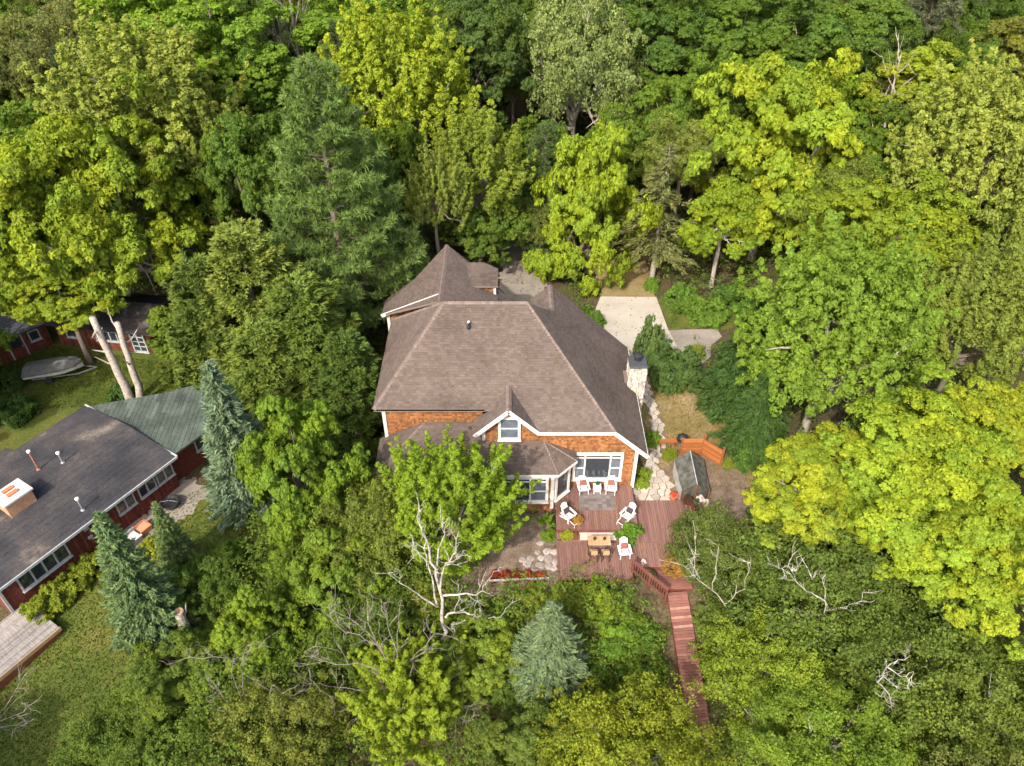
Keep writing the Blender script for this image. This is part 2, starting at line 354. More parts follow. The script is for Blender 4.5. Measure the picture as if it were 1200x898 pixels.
def conifer_parts(seed, R=2.2, h=10., rows=38, per=17, ns=46, sl=.135, sw=.040, droop=-.25, pw=.9, gap=.0, tipup=.25, fan=.75, z0=.06, ragged=.24):
    "whorled branches carrying flat needle sprays; origin at the foot"
    rng = np.random.default_rng(seed); mb = MB(); CC = []; UU = []; NN = []; CT = []; CW = []
    bt = []
    for r in range(rows):
        t = (r+rng.uniform(-.3, .3))/rows; t = min(max(t, 0), .985)
        n = max(4, int(per*(1-t*.55)))
        for j in range(n):
            az = rng.uniform(0, 2*np.pi); Lb = R*(1-t)**pw*rng.uniform(1-ragged*1.6, 1+ragged)+.10
            if rng.random() < gap: continue
            z = h*(z0+(1-z0)*t)
            dirh = np.array([np.cos(az), np.sin(az), 0.]); dr = droop+rng.normal()*.08
            m = max(3, int(ns*Lb/R))
            u = np.linspace(.12, 1, m); lat = np.array([-np.sin(az), np.cos(az), 0.])
            off = rng.uniform(-1, 1, m)*fan*.5*Lb*(1.05-u)*.9
            zz = z+Lb*(dr*u+tipup*u*u)+rng.normal(size=m)*.05-np.abs(off)*.12
            p = dirh*(Lb*u)[:, None]+lat*off[:, None]; p[:, 2] = zz
            dd = unit(dirh*1.0+lat*(off/(Lb*.35+.05))[:, None]+np.array([0, 0, dr+2*tipup*.6])+rng.normal(size=(m, 3))*.25)
            CC.append(p); UU.append(dd); NN.append(unit(np.array([0, 0, 1.])+dirh*.35+rng.normal(size=(m, 3))*.35))
            b_ = rng.normal()*.1; CT.append(np.full(m, b_)+rng.normal(size=m)*.1+.12*(u-.5)); CW.append(np.clip(rng.uniform(0, .5)+.35*(u-.5)+rng.normal(size=m)*.1, 0, 1))
            if r % 2 == 0 and j % 3 == 0: bt.append((dirh*Lb*.85, z, z+Lb*(dr*.85+tipup*.7)))
    C = np.vstack(CC); U = np.vstack(UU); N = np.vstack(NN); ct = np.concatenate(CT); cw = np.concatenate(CW)
    # two crossed blades per spray so that it has body
    out = []
    for k in range(4):
        n = len(C); nn = unit(N+rng.normal(size=(n, 3))*.5); u = unit(U+rng.normal(size=(n, 3))*.3); v = unit(np.cross(nn, u))
        s_ = rng.uniform(.7, 1.35, n)[:, None]; P = C+rng.normal(size=(n, 3))*.07
        out.append((P, u*sl*s_, v*sw*s_*1.3, .5+ct+rng.normal(size=n)*.14, cw))
    L = [np.concatenate([o[i] for o in out]) for i in range(5)]
    mb.tube([(0, 0, -.6), (0, 0, h*.5), (0, 0, h*.97)], [.17, .10, .02], 7)
    for e, za, zb in bt: mb.tube([(0, 0, za), (e[0]*.5, e[1]*.5, (za+zb)/2-.05), (e[0], e[1], zb)], [.035, .025, .008], 4, cap=False)
    return leaf_mesh("needles", *L), mb.mesh("trunk")
def pine_parts(seed, R=4., h=12., nb=140, tn=36, nn=24, nl=.165, low=.12):
    "long needled pine: level limbs with round tufts of needles"
    rng = np.random.default_rng(seed); mb = MB(); TC = []; TD = []; CT = []
    mb.tube([(0, 0, -.6), (.1, 0, h*.5), (0, .1, h*.99)], [.26, .15, .03], 8)
    for b in range(nb):
        t = low+(1-low)*(b+rng.uniform(0, .8))/nb; az = b*2.4+rng.uniform(-.4, .4)
        Lb = R*(1-t)**.72*rng.uniform(.65, 1.1)+.35; d = np.array([np.cos(az), np.sin(az), 0])
        el = .05+.5*t**2+rng.normal()*.07; z = h*t
        pts = [np.array([0, 0, z])+d*Lb*q+np.array([0, 0, Lb*(el*q+.12*q*q)]) for q in (0, .35, .7, 1)]
        mb.tube(pts, [.06*(1-t*.6), .04, .025, .008], 4, cap=False)
        lat = np.array([-d[1], d[0], 0]); m = max(4, int(tn*Lb/R*1.6)); u = np.sqrt(rng.uniform(.01, 1.0, m)); off = rng.uniform(-1, 1, m)*.42*Lb*u*(1.15-u*.7)
        p = d*(Lb*u)[:, None]+lat*off[:, None]; p[:, 2] = z+Lb*(el*u+.12*u*u)+rng.uniform(-.05, .16, m)
        TC.append(p); TD.append(unit(d*.8+lat*(off/Lb)[:, None]+np.array([0, 0, .55])+rng.normal(size=(m, 3))*.2)); CT.append(np.full(m, rng.normal()*.1)+rng.normal(size=m)*.08)
    T = np.vstack(TC); D = np.vstack(TD); ct = np.concatenate(CT); n = len(T)*nn; i = np.repeat(np.arange(len(T)), nn)
    e = unit(rdir(rng, n)+D[i]*.8); ln = nl*rng.uniform(.7, 1.25, n)
    P = T[i]+e*(ln*.75)[:, None]; v = unit(np.cross(e, unit(rng.normal(size=(n, 3)))))
    L = (P, e*ln[:, None]*.8, v*(.022*rng.uniform(.8, 1.4, n))[:, None], .5+ct[i]+rng.normal(size=n)*.15, np.clip(.2+rng.normal(size=n)*.2, 0, 1))
    return leaf_mesh("needles", *L), mb.mesh("trunk")
def cedar_parts(seed, R=2., h=10., nc=330, nt=7, nl=30):
    "dense cedar: upright feathery sprays over a pointed column"
    rng = np.random.default_rng(seed)
    t = rng.uniform(0, 1, nc)**1.25; az = rng.uniform(0, 2*np.pi, nc)
    prof = R*np.minimum(1, (1.04-t)**.82*1.05)*(1+.13*np.sin(3*az+seed+5*t)); rr = prof*rng.uniform(.55, 1, nc)
    C = np.stack([np.cos(az)*rr, np.sin(az)*rr, h*(.03+.92*t)], -1); o = np.stack([np.cos(az), np.sin(az), np.zeros(nc)], -1)
    A = unit(o*.55+np.array([0, 0, 1.])+rng.normal(size=(nc, 3))*.2); Ln = rng.uniform(.5, 1.25, nc)*(1.15-.4*t); rc = rng.uniform(.16, .34, nc)
    ct = rng.normal(size=nc)*.11; cw = rng.uniform(0, .6, nc)
    i = np.repeat(np.arange(nc), nt); u = np.tile(np.linspace(0, 1, nt), nc)
    T = C[i]+A[i]*(Ln[i]*u)[:, None]+rng.normal(size=(nc*nt, 3))*(rc[i]*(1-.75*u)*.6)[:, None]
    n = nc*nt*nl; k = np.repeat(np.arange(nc*nt), nl); e = unit(rdir(rng, n)+A[i][k]*.9+o[i][k]*.5)
    P = T[k]+e*(rc[i][k]*(1.1-.7*u[k])*rng.uniform(.5, 1.1, n))[:, None]
    nr = unit(o[i][k]+np.array([0, 0, .5])+rng.normal(size=(n, 3))*.7); v = unit(np.cross(nr, e)); s_ = rng.uniform(.7, 1.3, n)[:, None]
    L = (P, e*.085*s_, v*.042*s_, .5+ct[i][k]+rng.normal(size=n)*.14, np.clip(cw[i][k]+.3*(u[k]-.4), 0, 1))
    mb = MB().tube([(0, 0, -.5), (0, 0, h*.5), (0, 0, h*.9)], [.16, .1, .02], 6)
    return leaf_mesh("needles", *L), mb.mesh("trunk")
def shrub_parts(seed, nc=34, nt=9, nl=40, leaf=.048, low=-.05, up=.5, spik=0):
    "unit dome (radius 1, height 1)"
    rng = np.random.default_rng(seed); d = rdir(rng, nc, low); C = d*rng.uniform(.5, .82, nc)[:, None]*np.array([1, 1, .9]); rc = rng.uniform(.2, .36, nc)
    C[:, 2] = np.maximum(C[:, 2], .08)
    ct = rng.normal(size=nc)*.09; cw = rng.uniform(0, .5, nc); i = np.repeat(np.arange(nc), nt); e = unit(rdir(rng, nc*nt)+d[i]*.6)
    T = C[i]+e*(rc[i]*rng.uniform(.3, 1, nc*nt))[:, None]+np.array([0, 0, spik])*rng.uniform(0, 1, (nc*nt, 1)); Td = unit(e+d[i]+np.array([0, 0, .6]))
    L = list(tufts(rng, T, Td, rc[i]*.45, nl, leaf, .65, up, .8, ct[i], cw[i])); L[0][:, 2] = np.maximum(L[0][:, 2], .01)
    mb = MB()
    for c in C[:9]: mb.tube([(0, 0, -.25), tuple(c*.5), tuple(c*.95)], [.035, .025, .01], 4, cap=False)
    return leaf_mesh("shrub_leaves", *L), mb.mesh("stems")
def bare_parts(seed, h=8., r0=.17, nl1=14, spread=.75, lvl=3, start=.3, twig=1.0):
    "leafless tree: branches that fork again and again"
    rng = np.random.default_rng(seed); mb = MB()
    def grow(p, d, L, r, lv):
        k = 4; pts = [p]; dd = d
        for i in range(k):
            dd = unit(dd+rng.normal(size=3)*.16+np.array([0, 0, .05])); pts.append(pts[-1]+dd*L/k)
        mb.tube(pts, [max(r*(1-.75*i/k), .008) for i in range(k+1)], 5 if lv > 1 else 4, cap=False)
        if lv <= 0: return
        for j in range(3 if lv > 1 else 3):
            q = pts[int(rng.integers(1, k+1))]; e = unit(unit(pts[-1]-pts[0])*.9+rng.normal(size=3)*.6)
            grow(q, e, L*rng.uniform(.35, .62)*twig, max(r*.45, .012), lv-1)
    tr = [np.array([0, 0, -.5])]; d = np.array([0, 0, 1.]); k = 7
    for i in range(k): d = unit(d+rng.normal(size=3)*.05+np.array([0, 0, .1])); tr.append(tr[-1]+d*(h+.5)/k)
    mb.tube(tr, [r0*(1-.82*i/k) for i in range(k+1)], 8)
    for b in range(nl1):
        t = start+(1-start)*(b+.5)/nl1; f = t*k; i = min(int(f), k-1); p = tr[i]*(1-(f-i))+tr[i+1]*(f-i); az = b*2.4+rng.uniform(-.5, .5)
        grow(p, unit(np.array([np.cos(az)*spread, np.sin(az)*spread, .5])), h*(.42-.22*t)*rng.uniform(.7, 1.2), r0*(.42-.25*t), lvl-1)
    return mb.mesh("bare_branches")

V = {'maple': [maple_parts(s) for s in (1, 2, 3, 4, 5)]+[maple_parts(s, nc=112, nt=18, nl=50, leaf=.054, crad=.165, trad=.37) for s in (6, 7)], 'layered': [maple_parts(11, point=.55, nc=70, crad=.235, trad=.33, nt=20, nl=48, leaf=.066), maple_parts(12, nc=84, crad=.19, nt=18, leaf=.066)],
     'pointed': [maple_parts(14, point=.62, crad=.20)],
     'ash': [ash_parts(s, point=p) for s, p in ((21, .2), (22, .25), (23, .5), (24, .5))], 'birch': [birch_parts(s) for s in (31, 32, 33)],
     'spruce': [conifer_parts(s) for s in (41, 42, 43)], 'hemlock': [conifer_parts(s, R=3., rows=34, per=15, ns=46, droop=-.35, tipup=-.05, sl=.15, sw=.038, fan=1.0, ragged=.25, gap=.08) for s in (51, 52)],
     'sparse': [conifer_parts(55, R=2.4, rows=24, per=9, ns=34, droop=-.1, tipup=-.05, sl=.14, sw=.032, gap=.25, ragged=.35, z0=.25)],
     'pine': [pine_parts(s) for s in (61, 62)], 'cedar': [cedar_parts(s) for s in (71, 72, 73)], 'shrub': [shrub_parts(s) for s in (81, 82, 83, 84)],
     'bare': [None, bare_parts(92, 8, .085, 26, 1.25, 3, .25, 1.1), bare_parts(93, 12, .22, 9, .5, 2, .45)]}
def pole_mesh(seed, r=.2):
    rng = np.random.default_rng(seed); pts = [(rng.normal()*.05*i*(i < 5), rng.normal()*.05*i*(i < 5), i/6*1.0-.0) for i in range(7)]
    pts = [(x*.25, y*.25, z) for x, y, z in pts]; pts[0] = (0, 0, -.06)
    return MB().tube(pts, [r*1.35, r*1.0, r*.92, r*.86, r*.8, r*.7, r*.6], 9).mesh("trunk", True)
POLES = [pole_mesh(s) for s in (1, 2, 3)]
for k_ in ('bark', 'pale_bark', 'birch_bark'): pass
def with_mat(me, m):                     # the same mesh with another bark or leaf: link() then sets it on the object
    if not me.materials: me.materials.append(m)
    _want[me.name] = m
    return me
RNG = random.Random(7)
NAMES = {'maple': 'maple_tree', 'pointed': 'maple_tree', 'layered': 'maple_tree', 'ash': 'ash_tree', 'birch': 'birch_tree', 'spruce': 'spruce_tree', 'hemlock': 'hemlock_tree', 'sparse': 'spruce_tree', 'pine': 'pine_tree', 'cedar': 'cedar_tree', 'shrub': 'shrub', 'bare': 'bare_tree'}
PLACED = []
def leafcol(c, k=None):                          # summer leaves: fresher and a little brighter than the base list
    k = k or (1.42 if max(c) < .2 else 1.05)
    r, g_, b = (x*k for x in c); m = .3*r+.6*g_+.1*b
    return (max(.005, m+(r-m)*1.03), m+(g_-m)*1.03, max(.10*g_, b), 1)
def bole(x, y, x1, y1, z1, r, m, t, limbs_=0, seed=0):
    rng = np.random.default_rng(seed); ox, oy, oz = t.location; gz = g(x, y); n = 8; pts = []
    for i in range(n+1): f = i/n; pts.append((x-ox+(x1-x)*f+rng.normal()*.04*(0 < i < n), y-oy+(y1-y)*f+rng.normal()*.04*(0 < i < n), gz-oz-.1+(z1-gz+.1)*f))
    MB().tube(pts, [r*(1.25 if i == 0 else 1-.35*i/n) for i in range(n+1)], 10).build("trunk", M[m], t, smooth=True)
    for j in range(limbs_):
        i = 4+j % (n-4); d = unit(rng.normal(size=3)+np.array([0, 0, .5])); p = np.array(pts[i]); L = rng.uniform(.8, 2)
        MB().tube([p, p+d*L*.5+rng.normal(size=3)*.1, p+d*L+[0, 0, .2]], [r*.3, r*.2, r*.06], 5, cap=False).build("limb", M[m], t)
def broad(kind, px, py, zc, rpx, ratio, col, label, group=None, bark='bark', var=None, lean=0, leafm='leaf', xy=None, R=None, trunk_r=1.0, name=None, trunks=None):
    p = np.array([xy[0], xy[1], zc]) if xy else at(px, py, zc)
    if R is None: R = rpx/ppm(p)
    gz = g(p[0], p[1]); hc = zc-gz; var = RNG.randrange(min(5, len(V[kind]))) if var is None else var
    lf, lm = V[kind][var]
    t = empty(name or NAMES[kind], (p[0], p[1], gz), RNG.uniform(0, 6.28), label, 'tree', group)
    rz = R*ratio; base_rz = {'maple': 3.2, 'pointed': 3.2, 'layered': 3.2, 'ash': 3.6, 'birch': 3.4}[kind]
    sc = (R/4*RNG.uniform(.95, 1.05), R/4*RNG.uniform(.95, 1.05), rz/base_rz)
    cr = link('crown', with_mat(lf, M[leafm]), None, t, (0, 0, hc)); cr.scale = sc; cr.color = leafcol(col)
    li = link('limbs', with_mat(lm, M[bark]), None, t, (0, 0, hc)); li.scale = sc
    if trunks:
        t.rotation_euler = (0, 0, 0)
        for k, (x0, y0, x1, y1, z1, r) in enumerate(trunks): bole(x0, y0, x1, y1, z1, r, bark, t, 4, k+1)
        PLACED.append((p[0], p[1], R)); return t
    tr = link('trunk', with_mat(POLES[var % 3], M[bark]), None, t); w = (.55+.14*R)*trunk_r; tr.scale = (w, w, max(.4, hc-.15*rz))
    PLACED.append((p[0], p[1], R)); return t
def conif(kind, px, py, ztop, rpx, col, label, group=None, var=None, xy=None, R=None, bark='bark', zbase=None):
    "px, py is where the tip shows; ztop its height"
    p = np.array([xy[0], xy[1], ztop]) if xy else at(px, py, ztop)
    gz = g(p[0], p[1]); h = ztop-gz
    if R is None: R = rpx/ppm((p[0], p[1], gz+h*.35))
    var = RNG.randrange(len(V[kind])) if var is None else var; lf, tm = V[kind][var]
    bR, bh = {'spruce': (2.2, 10), 'hemlock': (3., 10), 'sparse': (2.4, 10), 'pine': (4., 12), 'cedar': (2., 10)}[kind]
    t = empty(NAMES[kind], (p[0], p[1], gz), RNG.uniform(0, 6.28), label, 'tree', group)
    sc = (R/bR, R/bR, h/bh)
    cr = link('crown', with_mat(lf, M['needle']), None, t); cr.scale = sc; cr.color = leafcol(col)
    tr = link('trunk', with_mat(tm, M[bark]), None, t); tr.scale = sc
    PLACED.append((p[0], p[1], R)); return t
def shrub(px, py, r, h, col, label, group=None, var=None, xy=None, name='shrub', cat='shrub', sx=1., rz=None, z=None, m='leaf'):
    if xy is None: q = at(px, py, 0 if z is None else z); q = at(px, py, g(q[0], q[1])+h*.45); q = at(px, py, g(q[0], q[1])+h*.45)
    else: q = np.array([xy[0], xy[1], 0])
    gz = g(q[0], q[1]) if z is None else z
    lf, st = V['shrub'][RNG.randrange(4) if var is None else var]
    t = empty(name, (q[0], q[1], gz), RNG.uniform(0, 6.28) if rz is None else rz, label, cat, group)
    a = link('foliage', with_mat(lf, M[m]), None, t); a.scale = (r*sx, r, h); a.color = leafcol(col)
    b = link('stems', with_mat(st, M['bark']), None, t); b.scale = (r*sx, r, h)
    return t
def bare(px, py, z, var, h, col, label, rz=0, s=1., xy=None, tilt=(0, 0), group=None):
    p = np.array([xy[0], xy[1], z]) if xy is not None else at(px, py, z)
    t = empty('bare_tree', (p[0], p[1], p[2]), rz, label, 'tree', group)
    b = link('branches', with_mat(V['bare'][var], M[col]), None, t); b.scale = (s, s, h/(12 if var == 2 else 8)); t.rotation_euler = (tilt[0], tilt[1], rz)
    return t

# colours of foliage (linear albedo)
YEL = (.40, .36, .022); YG = (.27, .30, .026); LIME = (.175, .235, .022); BRG = (.105, .175, .020); MID = (.062, .105, .018); DRK = (.036, .066, .014); OLI = (.10, .115, .028)
PALE = (.19, .22, .06); PINE = (.085, .132, .034); BLUE = (.135, .185, .135); CED = (.095, .125, .028); BIR_ = (.085, .105, .028); YBIR = (.20, .205, .030); SPR = (.055, .085, .026); RUST = (.26, .16, .04)

# ------------------------------------------------------------------ the ground and what is laid on it
def on_y(px, py, Y): r = ray(px, py); t = Y/r[1]; return np.array([0, 0, H])+r*t
def ground_sheet():
    xs = np.concatenate([np.arange(-1200, -120, 60), np.arange(-120, -50, 5), np.arange(-50, 30, 1.0), np.arange(30, 120, 5), np.arange(120, 1201, 60)])
    ys = np.concatenate([np.arange(-300, -10, 20), np.arange(-10, 70, 1.0), np.arange(70, 200, 5), np.arange(200, 1600, 70)])
    v = [(float(x), float(y), g(x, min(y, 260))) for y in ys for x in xs]; n = len(xs)
    f = [(j*n+i, j*n+i+1, (j+1)*n+i+1, (j+1)*n+i) for j in range(len(ys)-1) for i in range(n-1)]
    me = bpy.data.meshes.new("ground"); me.from_pydata(v, [], f); me.polygons.foreach_set("use_smooth", [True]*len(f)); me.update()
    tag(link("ground", me, M['floor']), kind="structure")
ground_sheet()
def inside(poly, x, y):
    c = False; n = len(poly)
    for i in range(n):
        x1, y1 = poly[i]; x2, y2 = poly[(i+1) % n]
        if (y1 > y) != (y2 > y) and x < (x2-x1)*(y-y1)/(y2-y1)+x1: c = not c
    return c
def sheet(name, poly, m, dz, res=.3, rag=.25, seed=1):
    rr = random.Random(seed); xs = [p[0] for p in poly]; ys = [p[1] for p in poly]; x0, y0 = min(xs)-1, min(ys)-1
    nx, ny = int((max(xs)-x0+1)/res)+1, int((max(ys)-y0+1)/res)+1; idx = {}; v = []; f = []
    def vid(i, j):
        if (i, j) not in idx:
            q = random.Random(i*7919+j*104729+seed); x, y = x0+i*res+q.uniform(-.3, .3)*res, y0+j*res+q.uniform(-.3, .3)*res
            idx[(i, j)] = len(v); v.append((x, y, g(x, y)+dz))
        return idx[(i, j)]
    for i in range(nx):
        for j in range(ny):
            if inside(poly, x0+(i+.5)*res+rr.uniform(-rag, rag), y0+(j+.5)*res+rr.uniform(-rag, rag)): f.append((vid(i, j), vid(i+1, j), vid(i+1, j+1), vid(i, j+1)))
    me = bpy.data.meshes.new(name); me.from_pydata(v, [], f); me.update(); return tag(link(name, me, m), kind="structure")
def flat(name, poly, z, m, th=.12):
    mb = MB(); slab(mb, [(x, y, z) for x, y in poly], th); return tag(mb.build(name, m), kind="structure")
sheet("lawn", [(-29, 10), (-25.6, 22.6), (-23.4, 28), (-21.6, 31), (-19, 34), (-15.2, 31), (-15.5, 24), (-15.5, 18), (-17.5, 9)], M['lawn'], .03, seed=2)
sheet("yard_grass", [(-46, 37), (-45, 47), (-37, 51), (-27, 48.5), (-21, 47), (-21, 39), (-28, 40), (-33, 35)], M['lawn'], .03, seed=3)
sheet("dry_lawn", [(8.3, 32.4), (8.6, 45), (10.5, 47.5), (13, 46), (15, 43), (15.6, 38), (15.8, 33), (14.5, 30), (10.5, 32)], M['dry'], .03, res=.4, seed=4)
sheet("grass_strip", [(7.7, 54.6), (12.0, 54.6), (12.5, 62), (7.2, 62)], M['dry'], .03, seed=5)
sheet("verge", [(12.7, 50.2), (12.45, 55), (18, 54), (20, 50.3)], M['lawn'], .03, seed=6)
sheet("gravel_drive", [(-2.0, 46), (-.9, 60), (-2.5, 74), (0, 76), (2.9, 60), (3.4, 50), (2.6, 44)], M['gravel'], .035, seed=7)
flat("gravel_path", [(12.62, 50.0), (14.2, 50.15), (16.5, 50.2), (16.7, 49.2), (15.6, 48.0), (15.3, 46.6), (14.0, 45.2), (12.8, 46.2)], .06, M['gravel'])
flat("concrete_pad", [(6.85, 50.06), (6.4, 51.2), (7.55, 54.9), (12.3, 54.8), (12.57, 50.06)], .07, M['concrete'])
flat("concrete_pad", [(9.1, 44.5), (6.88, 50.02), (12.6, 50.02), (13.1, 46.5), (12, 44.5)], .066, M['concrete'])
sheet("garden_bed", [(-3, 25.4), (-3, 31.2), (2.62, 31.2), (2.62, 25.2)], M['soil'], .04, res=.4, seed=9)
sheet("bare_soil", [(9.2, 32.2), (10.5, 36.2), (13, 36), (15.2, 36), (14.6, 30.5), (11, 31)], M['soil'], .05, res=.35, seed=10)

# ------------------------------------------------------------------ the main house
def clip(poly, a, b, c):                 # keep a*x+b*y<=c
    out = []
    for i in range(len(poly)):
        p, q = poly[i], poly[(i+1) % len(poly)]; dp, dq = a*p[0]+b*p[1]-c, a*q[0]+b*q[1]-c
        if dp <= 0: out.append(p)
        if (dp < 0 < dq) or (dq < 0 < dp): t = dp/(dp-dq); out.append((p[0]+(q[0]-p[0])*t, p[1]+(q[1]-p[1])*t))
    return out
def courses(mb, pts, course=.2, width=.3, thick=.022, seed=0, out=None, jit=.006, wob=0.):
    "overlapping shingles over a flat polygon, each its own piece, thick end down"
    rr = random.Random(seed); P = [Vector(p) for p in pts]
    n = Vector((0, 0, 0))
    for i in range(1, len(P)-1): n += (P[i]-P[0]).cross(P[i+1]-P[0])
    n.normalize()
    if out is not None:
        if n.dot(Vector(out)) < 0: n = -n
    elif n.z < 0: n = -n
    v = (Vector((0, 0, 1))-n*n.z).normalized(); u = v.cross(n); o = P[0]
    p2 = [((p-o).dot(u), (p-o).dot(v)) for p in P]
    b0, b1 = min(p[1] for p in p2), max(p[1] for p in p2); k = 0; b = b0
    while b < b1-1e-4:
        row = clip(clip(p2, 0, -1, -b), 0, 1, min(b+course, b1))
        if len(row) >= 3:
            a0, a1 = min(p[0] for p in row), max(p[0] for p in row); a = a0-rr.uniform(0, width)
            while a < a1:
                w = width*rr.uniform(.7, 1.3)
                cell = clip(clip(row, -1, 0, -a), 1, 0, min(a+w, a1+.01))
                if len(cell) >= 3:
                    th = thick+rr.uniform(0, jit); ti = rr.random()
                    def up(p, full=True): 
                        f = 1-(p[1]-b)/course
                        return o+u*p[0]+v*(p[1]-(rr2*wob*f))+n*(.004+th*f*f if False else .004+th*f)
                    rr2 = rr.random()
                    mb.poly([up(p) for p in cell], ti)
                    low = [p for p in cell if abs(p[1]-b) < 1e-5]
                    if len(low) >= 2:
                        l0, l1 = min(low), max(low); A, B = up(l0), up(l1); mb.poly([A, B, B-n*(th+.004), A-n*(th+.004)], ti*.6)
                a += w
        b += course; k += 1
house = empty("shingled_house", (0, 38, 0), 0, "large cedar-shingled house with a broad brown hipped roof in the forest clearing", "house")
HI = Matrix.Translation((0, -38, 0))
def hb(mb, name, m, parent=None, smooth=False):     # build a house part in world coordinates under the house
    o = link(name, mb.mesh(name, smooth), m); o.parent = parent or house
    if parent is None: o.location = (0, -38, 0)
    return o
def fp(x, y): return (x, y, 5.55+.75*(y-32.4))      # front slope
def rp(x, y): return (x, y, 3.65+.9325*(8.12-x))    # right slope
RL, RR_ = (-4.13, 38.8, 10.35), (.935, 38.8, 10.35); E_, F_ = (2.52, 43.0, 8.87), (2.52, 40.2, 8.87)
C1, C2 = (6.08, 32.4, 5.55), (8.12, 32.4, 3.65); BL = (-8.15, 42.56, 6.375); FL = (-8.15, 33.5, 6.375)
GP, GB = (-.19, 32.4, 7.25), (-.19, 34.67, 7.25)
roof_polys = [
  [FL, fp(-1.1, 33.5), fp(-.19, 34.67), fp(-.19, 38.8), RL], [fp(1.58, 32.4), C1, RR_, fp(-.19, 38.8), fp(-.19, 34.67)],
  [C1, C2, rp(8.12, 43.0), E_, F_, RR_], [RL, BL, FL],
  [RL, RR_, F_, (-.15, 42.56, 6.375), BL], [F_, E_, (-.15, 43.0, 6.375), (-.15, 42.56, 6.375)]]
gable_polys = [[GP, GB, fp(-1.1, 33.5), (-2.15, 33.9, 5.37), (-2.15, 32.4, 5.37)], [GP, (1.58, 32.4, 5.55), GB]]
porch_polys = [[(-8.1, 30.95, 3.5), (-5.3, 34, 4.9), (-7.7, 34, 3.7), (-8.1, 34, 3.5)],
  [(-8.1, 30.95, 3.5), (-1.75, 30.95, 3.5), (-1.75, 34, 4.9), (-5.3, 34, 4.9)], [(-1.75, 30.95, 3.5), (2.74, 30.95, 3.5), (1.9, 32.9, 4.4), (-1.75, 32.9, 4.4)],
  [(1.9, 32.9, 4.4), (2.74, 30.95, 3.5), (3.87, 32.1, 3.5)], [(1.9, 32.9, 4.4), (3.87, 32.1, 3.5), (3.87, 32.9, 3.5)]]
def wl(x, y): return (x, y, 8-.42*(-4.8-x))
def wr(x, y): return (x, y, 8-.5*(x+4.8))
wing_polys = [[wl(-4.8, 42.4), wl(-8.9, 43.3), wl(-8.9, 44.3), wl(-6.9, 46.5), wl(-4.8, 49.8)], [wr(-4.8, 42.4), wr(-4.8, 49.8), wr(-2.48, 48.1), wr(-1.0, 46.9), wr(-1.0, 42.6)]]
dormer_polys = [[(-2.9, 45.75, 6.98), (-1.0, 45.75, 6.98), (-1.0, 47.4, 7.42), (-2.0, 48.0, 7.55), (-3.3, 48.0, 7.55)]]
def roof_part(name, polys, seed, th=.16):
    mb = MB(); sh = MB()
    for k, p in enumerate(polys): slab(mb, p, th); courses(sh, p, .165, .24, .018, seed+k)
    r = hb(mb, name, M['roof_under']); tag(hb(sh, "roof_shingles", M['shingle'], r), kind="stuff"); return r
roof = roof_part("roof", roof_polys, 1); groof = roof_part("gable_roof", gable_polys, 20); proof = roof_part("porch_roof", porch_polys, 30); wroof = roof_part("wing_roof", wing_polys, 40); droof = roof_part("dormer_roof", dormer_polys, 50, .12)
mb = MB()                                # back slopes of the wing
for p in ([wl(-4.8, 49.8), wl(-6.9, 46.5), (-6.6, 50.4, 5.2)], [wl(-6.9, 46.5), wl(-8.9, 44.3), (-9.6, 48, 4.2)], [wl(-6.9, 46.5), (-9.6, 48, 4.2), (-6.6, 50.4, 5.2)],
          [wr(-4.8, 49.8), (-6.6, 50.4, 5.2), (-2, 50.2, 5.2)], [wr(-4.8, 49.8), (-2, 50.2, 5.2), wr(-2.48, 48.1)], [wr(-2.48, 48.1), (-2, 50.2, 5.2), (-.4, 48.2, 4.6), wr(-1, 46.9)]):
    courses(mb, p, .2, .3, .022, 60)
hb(mb, "wing_back_roof", M['shingle'])
def caps(parent, segs, m=M['cap'], w=.17, seed=0):
    "ridge and hip caps: short overlapping saddles"
    rr = random.Random(seed); mb = MB()
    for a, b in segs:
        a, b = Vector(a), Vector(b); d = b-a; L = d.length; d.normalize(); side = d.cross(Vector((0, 0, 1))).normalized(); nn = side.cross(d); n = int(L/.25)
        for i in range(n):
            p, q = a+d*(i*L/n), a+d*((i+1)*L/n+.03); ti = rr.random(); l0, l1 = .055+rr.uniform(0, .01), .03
            mb.poly([p-side*w-nn*(.06), p+nn*l0, q+nn*l1, q-side*w-nn*.08], ti); mb.poly([p+nn*l0, p+side*w-nn*.06, q+side*w-nn*.08, q+nn*l1], ti)
            mb.poly([p-side*w-nn*.06, p-side*w-nn*.12, p+side*w-nn*.12, p+side*w-nn*.06, p+nn*l0], ti*.5)
    tag(hb(mb, "ridge_caps", m, parent), kind="stuff")
caps(roof, [(RL, RR_), (FL, RL), (C1, RR_), (F_, RR_), (BL, RL), (F_, E_)], seed=1); caps(groof, [(GP, GB)], seed=2)
caps(proof, [((2.74, 30.95, 3.5), (1.9, 32.9, 4.4)), ((3.87, 32.1, 3.5), (1.9, 32.9, 4.4)), ((-8.1, 30.95, 3.5), (-5.3, 34, 4.9))], seed=3); caps(wroof, [(wl(-4.8, 42.4), wl(-4.8, 49.8))], seed=4)
